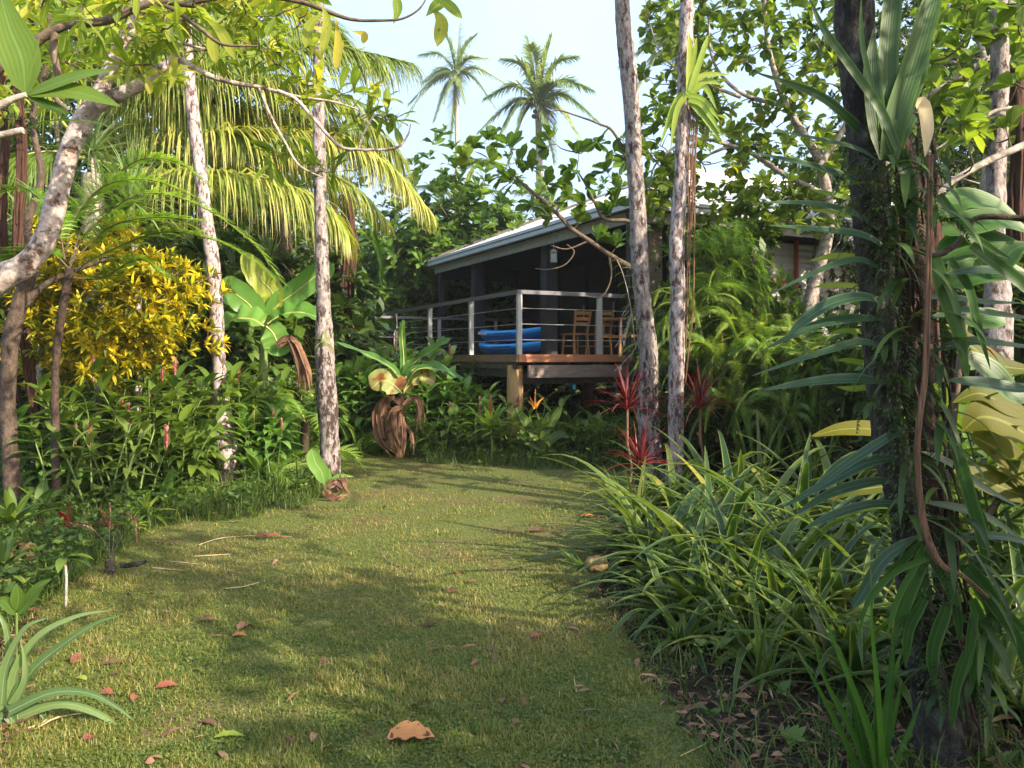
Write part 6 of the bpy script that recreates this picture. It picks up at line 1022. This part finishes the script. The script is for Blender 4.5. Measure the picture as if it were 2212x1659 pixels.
def stick(label, q, r=.004, mat='stalk'):
    p = []
    for px, py, *h in q: Y = 2604/(py-775); b = G(px, Y); b[2] = .012+(h[0] if h else 0); p.append(b)
    r = r*.6
    t = thing('fallen_stick', label, 'stick', p[0]*A([1, 1, 0]), 'dead leaves and sticks lying on the lawn'); mb = MB(); tube(mb, spline(p, 12), [r, r*1.1, r*.6], 6, noise=.12); tree_part(mb, 'stick', mat, t)
for a in (('dark curved stick in the middle of the lawn', [(815, 1195, .05), (835, 1215), (870, 1230), (900, 1240)], .007, 'twig'), ('long yellow straw at the left back of the lawn', [(430, 1180), (480, 1165), (560, 1160), (630, 1162)], .006, 'straw'), ('pale straw at the left of the lawn', [(480, 1275), (520, 1272), (560, 1262)], .006, 'straw'), ('pale straw beside the fern stump', [(330, 1230), (400, 1236)], .006, 'straw'), ('thin dark stick at the back right of the lawn', [(1060, 1145), (1100, 1152), (1145, 1155)], .007, 'twig'), ('pale straw near the right front of the lawn', [(1470, 1640), (1510, 1620), (1540, 1605)], .003, 'straw'), ('short pale straw piece at the front right', [(1245, 1500), (1240, 1470)], .004, 'straw'),
    ('thin twig at the lawn left behind the strap plant', [(200, 1420), (240, 1425), (290, 1424)], .004, 'twig'), ('straw lying left of the lawn centre', [(420, 1205), (500, 1200)], .005, 'straw'), ('short dark twig at the back left of the lawn', [(490, 1130), (525, 1128)], .008, 'twig'), ('pale straw under the dead fern', [(360, 1215), (430, 1222)], .005, 'straw'), ('bent straw near the front left', [(60, 1580), (100, 1560), (130, 1500)], .006, 'straw')): stick(*a)
# ------------------------------------------------------------------ weeds and tall grass of the beds (uncountable)
def weeds():
    g = np.random.default_rng(8); mb = MB()
    polys = [([(-60, 1010), (480, 960), (700, 960), (745, 1010), (690, 1085), (560, 1118), (330, 1140), (230, 1210), (100, 1300), (-60, 1420)], 3300), ([(740, 915), (1340, 915), (1500, 960), (1350, 1010), (1180, 1015), (900, 1000), (745, 960)], 2300), ([(-60, 930), (740, 900), (740, 960), (-60, 1010)], 1500), ([(1330, 960), (1900, 960), (2300, 1060), (2300, 1300), (1900, 1300), (1480, 1500), (1330, 1300)], 500), ([(1400, 1500), (2300, 1400), (2300, 1740), (1560, 1740)], 150)]
    for q, n in polys:
        pt = A(q, float) if False else np.asarray(q, float); lo, hi = pt.min(0), pt.max(0); out = []
        for p_ in rpoly(q, n, (1, 1), g): px = p_[0]*F+HX; py = HY-(p_[2]-CZ)*F; Y = 2604/(py-775); out.append(G(px, Y))
        b = A(out); N = len(b); k = 7; az = g.uniform(0, 6.28, N*k); el = g.uniform(.5, 1.45, N*k); d = np.stack([np.cos(az)*np.cos(el), np.sin(az)*np.cos(el), np.sin(el)], -1)
        leaves(mb, np.repeat(b, k, 0)+g.normal(0, .02, (N*k, 3))*A([1, 1, 0]), d, g.uniform(.08, .3, N*k)*(.5+np.repeat(b[:, 1], k)/14), g.uniform(.005, .01, N*k), 1.4, 4, 'taper', .2, None, mid=False, rg=g)
        m = N//3 if n > 1500 else N//8; b2 = b[:m]+A([0, 0, .02]); stems = b2+g.normal(0, .03, (m, 3))+np.stack([np.zeros(m), np.zeros(m), g.uniform(.03, .22, m)], -1)
        tufts(mb, stems, np.tile(A([[0, 0, 1.]]), (m, 1)), 6, .07, .03, 1., .2, 'lance', 3, .4, (0, 1), g)
    o = mb.build('weeds', 'weed'); tag(o, 'weeds, seedlings and rough grass covering the garden beds', 'weeds', kind='stuff')
weeds()
def litter():
    g = np.random.default_rng(18); mb = MB(); N = 5200; px = g.uniform(-100, 2400, N); py = 790+g.uniform(0, 1, N)**.8*950+60; Y = 2604/(py-775); m = lawn_mask(px, py); keep = (m < .5) | (g.uniform(0, 1, N) < .06); px, Y = px[keep], Y[keep]; N = len(px)
    az = g.uniform(0, 6.28, N); leaves(mb, np.stack([(px-HX)/F*Y, Y, g.uniform(.005, .03, N)], -1), np.stack([np.cos(az), np.sin(az), g.normal(0, .15, N)], -1), g.uniform(.02, .12, N), g.uniform(.004, .03, N), .2, 3, 'lance', .5, None, mid=False, roll=g.normal(0, .4, N), rg=g)
    tag(mb.build('leaf_litter', 'dead'), 'dead leaf litter and straw on the soil of the beds', 'leaf litter', kind='stuff')
litter()

# small ferns, moss tufts and dark straps clothing the dark trunk
t = thing('trunk_epiphytes', 'small dark ferns and moss tufts clothing the dark foreground trunk', 'epiphyte', P(1960, 900, 2.95)); g = np.random.default_rng(66); ml = MB(); q0 = spline(PP([(2010, 1500), (1978, 1300), (1950, 1100), (1920, 900), (1900, 700), (1885, 500), (1875, 350)], 2.92), 60)
for i in range(46):
    c = q0[g.integers(0, 60)]+A([g.uniform(-.04, .2), g.uniform(-.06, .02), 0]); az = g.uniform(3.2, 6.2)
    frond(ml, ml, arch(c, az, g.uniform(.12, .3), g.uniform(-.3, .9), 2.4, 5), 16, .035, .012, 75, .2, .002, (0, .6), rg=g, mis=(0, 1), nseg=1, rollf=g.normal(0, .8))
for i in range(110):
    c = q0[g.integers(0, 60)]+A([g.uniform(0, .22), g.uniform(-.07, .0), 0]); az = g.uniform(2.6, 6.6); leaves(ml, [c], [[math.cos(az), math.sin(az), g.uniform(-.6, .5)]], g.uniform(.12, .34), g.uniform(.015, .035), 1.8, 8, 'strap', .3, None, rg=g)
N = 2600; i = g.integers(0, 60, N); dd = unit(g.normal(0, 1, (N, 3))*A([1, .8, .5])-A([0, .5, 0])); leaves(ml, q0[i]+dd*.06+A([.03, 0, 0]), dd+A([0, 0, -.3]), g.uniform(.008, .03, N), .008, .8, 2, 'lance', .3, None, mid=False, rg=g)
tree_part(ml, 'foliage', ['dark', 'fibre'], t)

def haze():  # added volume imitating veiling glare over the far palms
    m = bpy.data.materials.new('haze'); n, N, L = nodes(m); v = N.new('ShaderNodeVolumePrincipled'); v.inputs['Color'].default_value = (.93, .97, 1, 1); v.inputs['Density'].default_value = .0007; v.inputs['Anisotropy'].default_value = .2
    o = N.new('ShaderNodeOutputMaterial'); L.new(v.outputs[0], o.inputs['Volume']); M['haze'] = m
    mb = MB(); box(mb, (0, 0, 14), (604, 604, 30)); tag(mb.build('haze', 'haze', smooth=False), 'thin haze added to imitate lens glare paling the far palms', 'haze', kind='stuff')
if HAZE: haze()
# ------------------------------------------------------------------ backdrop of individual trees and shrubs
def tree_kind(seed, name, cat, h, cr, ntips, k, L, W, mat, bark='grey', trunk=.12, prof='lance', hollow=.35, mid=False, twr=.012, droop=.5, nseg=3, low=.25, lean=.2):
    g = np.random.default_rng(seed); t = proto(name, cat); cc = A([g.normal(0, lean), g.normal(0, lean), h-cr[2]]); d = unit(g.normal(0, 1, (ntips, 3)))
    lob = 1+.22*np.sin(d[:, :1]*5+seed)+.18*np.cos(d[:, 1:2]*6+1)+.16*np.sin(d[:, 2:]*8); rr = g.uniform(hollow, 1, (ntips, 1))**.6
    tips = cc+d*rr*lob*A(cr); tips = tips[tips[:, 2] > low]
    mt = MB(); f = cc*A([1, 1, .0])+A([0, 0, max(.25, (h-2*cr[2])*.9)]); lumpy(mt, [(0, 0, -.05), f*.5, f], [trunk, trunk*.8, trunk*.75], 10, 20, .12, seed)
    limbs = [spline([f, (f+cc)/2+g.normal(0, .2, 3), cc+unit(g.normal(0, 1, 3))*A(cr)*.55], 8) for _ in range(6)]
    for l in limbs: tube(mt, l, [trunk*.55, trunk*.2], 6)
    sel = g.permutation(len(tips))[:max(30, len(tips)//3)]; twigs(mt, np.vstack(limbs), tips[sel], twr*.5, trunk*.3, rg=g, n=4); part(mt, 'trunk', bark, t)
    ml = MB(); tufts(ml, tips, unit(tips-cc)+A([0, 0, .35]), k, L, W, .9, .2, prof, nseg, droop, (0, .9), g, mid, tvar=.3); part(ml, 'crown', mat, t); return Kind(t)
TA = tree_kind(1, 'leafy_tree', 'tree', 7, (2.3, 2.3, 2.6), 520, 8, .3, .11, 'green', trunk=.16, prof='obov'); TB = tree_kind(2, 'leafy_tree', 'tree', 8, (2.6, 2.6, 3.2), 900, 9, .16, .06, 'dark', trunk=.18); TC = tree_kind(3, 'leafy_tree', 'tree', 6, (2, 2, 2.4), 420, 8, .34, .15, 'almond', trunk=.14, prof='obov')
SA = tree_kind(4, 'shrub', 'shrub', 2.3, (1.25, 1.1, 1.1), 330, 8, .24, .085, 'dark', 'twig', .04, low=.1); SB = tree_kind(5, 'shrub', 'shrub', 2.5, (1.2, 1.1, 1.2), 260, 8, .26, .12, 'green', 'twig', .04, prof='obov', low=.1); SC = tree_kind(6, 'shrub', 'shrub', 1.9, (1.1, 1, .9), 420, 8, .13, .05, 'weed', 'twig', .03, low=.1)
SD = tree_kind(7, 'shrub', 'shrub', 3.2, (1.7, 1.4, 1.4), 330, 8, .32, .13, 'almond', 'grey', .07, prof='obov', low=.2)
def bk(kind, px, Y, toppy, h, lab, grp=None, wide=1.):
    z = CZ-(toppy-HY)/F*Y; s = z/h; q = G(px, Y); return kind.put(q, g4.uniform(0, 6.28), (s*wide, s*wide, s), lab, grp)
bg = 'jungle trees behind the garden'
# left wall of jungle
for k, px, Y, top, h, lab, wd in ((TB, -60, 15, -250, 8, 'tall dark tree behind the brown trunk at the far left', .9), (TA, 120, 16.5, -150, 7, 'tall tree behind the croton, left part', .8), (TB, 300, 18, -60, 8, 'dark tree behind the strap leaved rosette', .8), (TA, 430, 17, 200, 7, 'leafy tree behind the leaning pale trunk', .9), (TB, 560, 19, 260, 8, 'dark tree behind the golden palm leaves', .9), (TC, 620, 19, 330, 6, 'leafy tree behind the mossy trunk, under the palm leaves', .9), (TB, 780, 25, 400, 8, 'dark leafy tree at the left of the sky gap', .8), (TA, 850, 25, 450, 7, 'green tree left of the far end of the railing', .8),
    (TC, 930, 24, 420, 6, 'broad leaved tree rising behind the left roof tip', 1.), (TC, 1010, 25, 375, 6, 'broad leaved tree behind the roof, its top against the sky', 1.1), (TA, 1100, 27, 420, 7, 'rounded tree behind the middle of the left roof edge', 1.), (TB, -250, 12, -300, 8, 'tall dark tree beyond the left frame edge', .9),
    (TB, 1930, 15, 100, 8, 'dark tree behind the dark foreground trunk', .8), (TB, 2040, 14, -200, 8, 'small leaved tree behind the flaky trunk, upper right', .75), (TB, 2200, 9.8, -500, 8, 'small leaved dark tree at the right edge', .75), (TA, 1980, 17, 120, 7, 'leafy tree right of the house', .9), (TB, 2350, 13, -200, 8, 'dark tree just beyond the right frame edge', 1.), (TC, 1560, 27, 400, 6, 'broad leaved tree behind the roof ridge, left of centre', .9), (TA, 1720, 27, 380, 7, 'tree behind the roof ridge, right of centre', .9), (TB, 1850, 26, 330, 8, 'dark tree behind the right end of the roof', .8), (TC, 1330, 34, 420, 6, 'distant tree showing over the left hip of the roof', .8)):
    bk(k, px, Y, top, h, lab, bg, wd)
sg = 'dark shrubs at the back of the garden'
for k, px, Y, top, h, lab, wd in ((SA, 20, 12.5, 560, 2.3, 'dark shrub behind the croton at the left edge', 1.1), (SB, 420, 13, 560, 2.5, 'green shrub right of the croton', 1.), (SA, 330, 12.8, 560, 2.3, 'dark shrub directly behind the croton', 1.), (SB, 520, 14.6, 560, 2.5, 'green shrub behind the green banana plant', 1.1), (SA, 620, 15.4, 570, 2.3, 'dark shrub between banana and mossy trunk', 1.2), (SA, 610, 17, 600, 2.3, 'dark shrub behind the red brown trunks', 1.2), (SD, 640, 19.5, 600, 3.2, 'large leaved shrub left of the railing end', .9), (SD, 885, 24, 590, 3.2, 'large leaved shrub beyond the railing, left of the verandah post', .8), (SB, 760, 16.0, 740, 2.5, 'green shrub in front of the far railing end', 1.),
    (SD, 960, 24.4, 570, 3.2, 'large leaved shrub seen through the verandah, left bay', .9), (SD, 1060, 25, 560, 3.2, 'large leaved shrub seen through the verandah, between the columns', .9), (SD, 820, 23.5, 590, 3.2, 'large leaved shrub behind the far end of the railing', 1.), (SA, 760, 21, 620, 2.3, 'dark shrub beyond the far railing end', 1.), (SB, 1120, 24.4, 600, 2.5, 'green shrub seen through the verandah, middle bay', 1.1), (SD, 1190, 26, 560, 3.2, 'large leaved shrub seen through the verandah beside the wall', 1.), (SA, 1000, 23.4, 690, 2.3, 'low dark shrub behind the kayaks', 1.2), (SA, 820, 16.6, 790, 2.3, 'dark shrub beside the side of the deck, left', 1.2), (SC, 960, 15.6, 800, 1.9, 'small leaved bush beside the deck', 1.1),
    (SA, 1200, 20, 835, 2.3, 'dark shrub in the shade under the deck, left', 2.2), (SA, 1330, 19.5, 830, 2.3, 'dark shrub in the shade under the deck, right', 2.2), (SC, 1270, 17.5, 860, 1.9, 'small bush under the front of the deck', 1.5), (SA, 1070, 22, 840, 2.3, 'dark shrub under the far side of the deck', 2.4), (SA, 1450, 18, 840, 2.3, 'dark shrub under the deck behind the pale pair', 2.2),
    (SC, 1480, 12.4, 560, 1.9, 'small leaved bush right of the pale pair', .55), (SB, 1560, 12.8, 500, 2.5, 'bush carrying the climbing fern', .6), (SC, 1640, 12.6, 680, 1.9, 'small leaved bush below the roof gutter', .6), (SB, 1690, 12.2, 700, 2.5, 'broad leaved bush against the corrugated wall', .5), (SC, 1760, 12.3, 700, 1.9, 'low bush below the corrugated wall', 1.), (SC, 1850, 12.2, 740, 1.9, 'low bush left of the dark trunk', 1.1), (SA, 1960, 9.5, 640, 2.3, 'dark shrub behind the dark foreground trunk', .9), (SA, 2100, 8.6, 560, 2.3, 'dark shrub behind the broad leaved climber', .9), (SA, 2240, 7.6, 540, 2.3, 'dark shrub at the right frame edge', .9), (SC, 2010, 11, 760, 1.9, 'low bush behind the glowing yellow leaves', 1.2),
    (SC, 150, 10.2, 830, 1.9, 'low bush under the croton, left', 1.1), (SC, 300, 10.3, 820, 1.9, 'low bush under the croton, right', 1.1), (SC, 450, 11, 800, 1.9, 'low bush right of the leaning trunk', 1.1), (SC, 660, 12.2, 800, 1.9, 'low bush left of the mossy trunk', 1.2), (SC, 1500, 11, 860, 1.9, 'low bush at the foot of the fern bank', 1.3), (SC, 1640, 11.4, 840, 1.9, 'low bush inside the fern bank', 1.4), (SC, 1780, 11, 850, 1.9, 'low bush at the right of the fern bank', 1.4)):
    bk(k, px, Y, top, h, lab, sg, wd)
def palm_kind(seed, n, L, h, mat):
    g = np.random.default_rng(seed); t = proto('young_palm', 'palm'); mt = MB(); tube(mt, [(0, 0, -.05), (0, 0, h)], [.1, .06], 10, noise=.04); part(mt, 'trunk', 'grey', t)
    for i in range(n):
        ml = MB(); frond(ml, ml, arch([0, 0, h], i*2.4, L*g.uniform(.8, 1.1), g.uniform(.5, 1.35), 1.9, 7), 70, .62, .045, 60, 2.2, .02, (g.uniform(0, .3), g.uniform(.5, 1)), rg=g, mis=(0, 1), nseg=3, rollf=g.normal(0, .3)); part(ml, 'frond', [mat, 'rachis'], t)
    return Kind(t)
PK = palm_kind(5, 15, 2.7, 1.6, 'palm')
for px, Y, s_, lab in ((360, 14.5, 1.25, 'young palm behind the croton and the leaning pale trunk'), (520, 16, 1.35, 'young palm between the left pale trunks, in the back'), (620, 17.5, 1.05, 'young palm left of the mossy pale trunk, in the back'), (750, 23, 1.15, 'young palm at the left of the sky gap, in the back'), (200, 13.5, 1.4, 'young palm behind the strap leaved rosettes')):
    PK.put(G(px, Y), g4.uniform(0, 6.28), s_, lab, 'young palms in the left jungle')
# far wood closing the horizon
def wood():
    g = np.random.default_rng(77); mb = MB(); N = 9000; a = g.uniform(-.95, .95, N); R_ = g.uniform(38, 62, N); X = R_*np.sin(a); Y = R_*np.cos(a)
    top = 6.5+2.5*vnoise(X, Y, .12, 9)+1.6*vnoise(X, Y, .5, 10); top = np.where(np.abs(X/Y+.04) < .14, top*.75, top); z = g.uniform(0, 1, N)**.7*top
    tufts(mb, np.stack([X, Y, z], -1), np.stack([-X/40, -Y/40, np.full(N, .8)], -1), 6, .85, .42, .9, .2, 'lance', 2, .4, (0, 1), g)
    tag(mb.build('far_wood', 'dark'), 'distant mass of jungle closing the view behind everything', 'wood', kind='stuff')
wood()
# unseen trees added right of and behind the camera to shade the foreground
def shade(kind, x, y, s, lab, wide=1.): kind.put(A([x, y, 0]), g4.uniform(0, 6.28), (s*wide, s*wide, s), lab, 'unseen trees added to shade the garden from the right')
shade(SD, 4.6, .5, 1.25, 'unseen tree added for shade beyond the right frame edge, nearest the camera', .5); shade(TC, 5.9, -1.9, .74, 'second unseen tree added for shade beyond the right frame edge, behind the camera', .8); shade(TB, 3.05, 1.7, .62, 'narrow unseen tree added for shade just beyond the right frame edge', .5); shade(SA, 3.2, 1.4, 1.0, 'low unseen shrub added for shade just beyond the right frame edge', .7); shade(SA, 5.3, -.9, 1.5, 'unseen shrub added for shade beyond the right frame edge, behind the camera', .8); shade(SD, 6.8, 2.6, .85, 'unseen shrub added for shade beyond the right frame edge, farther off', .7)
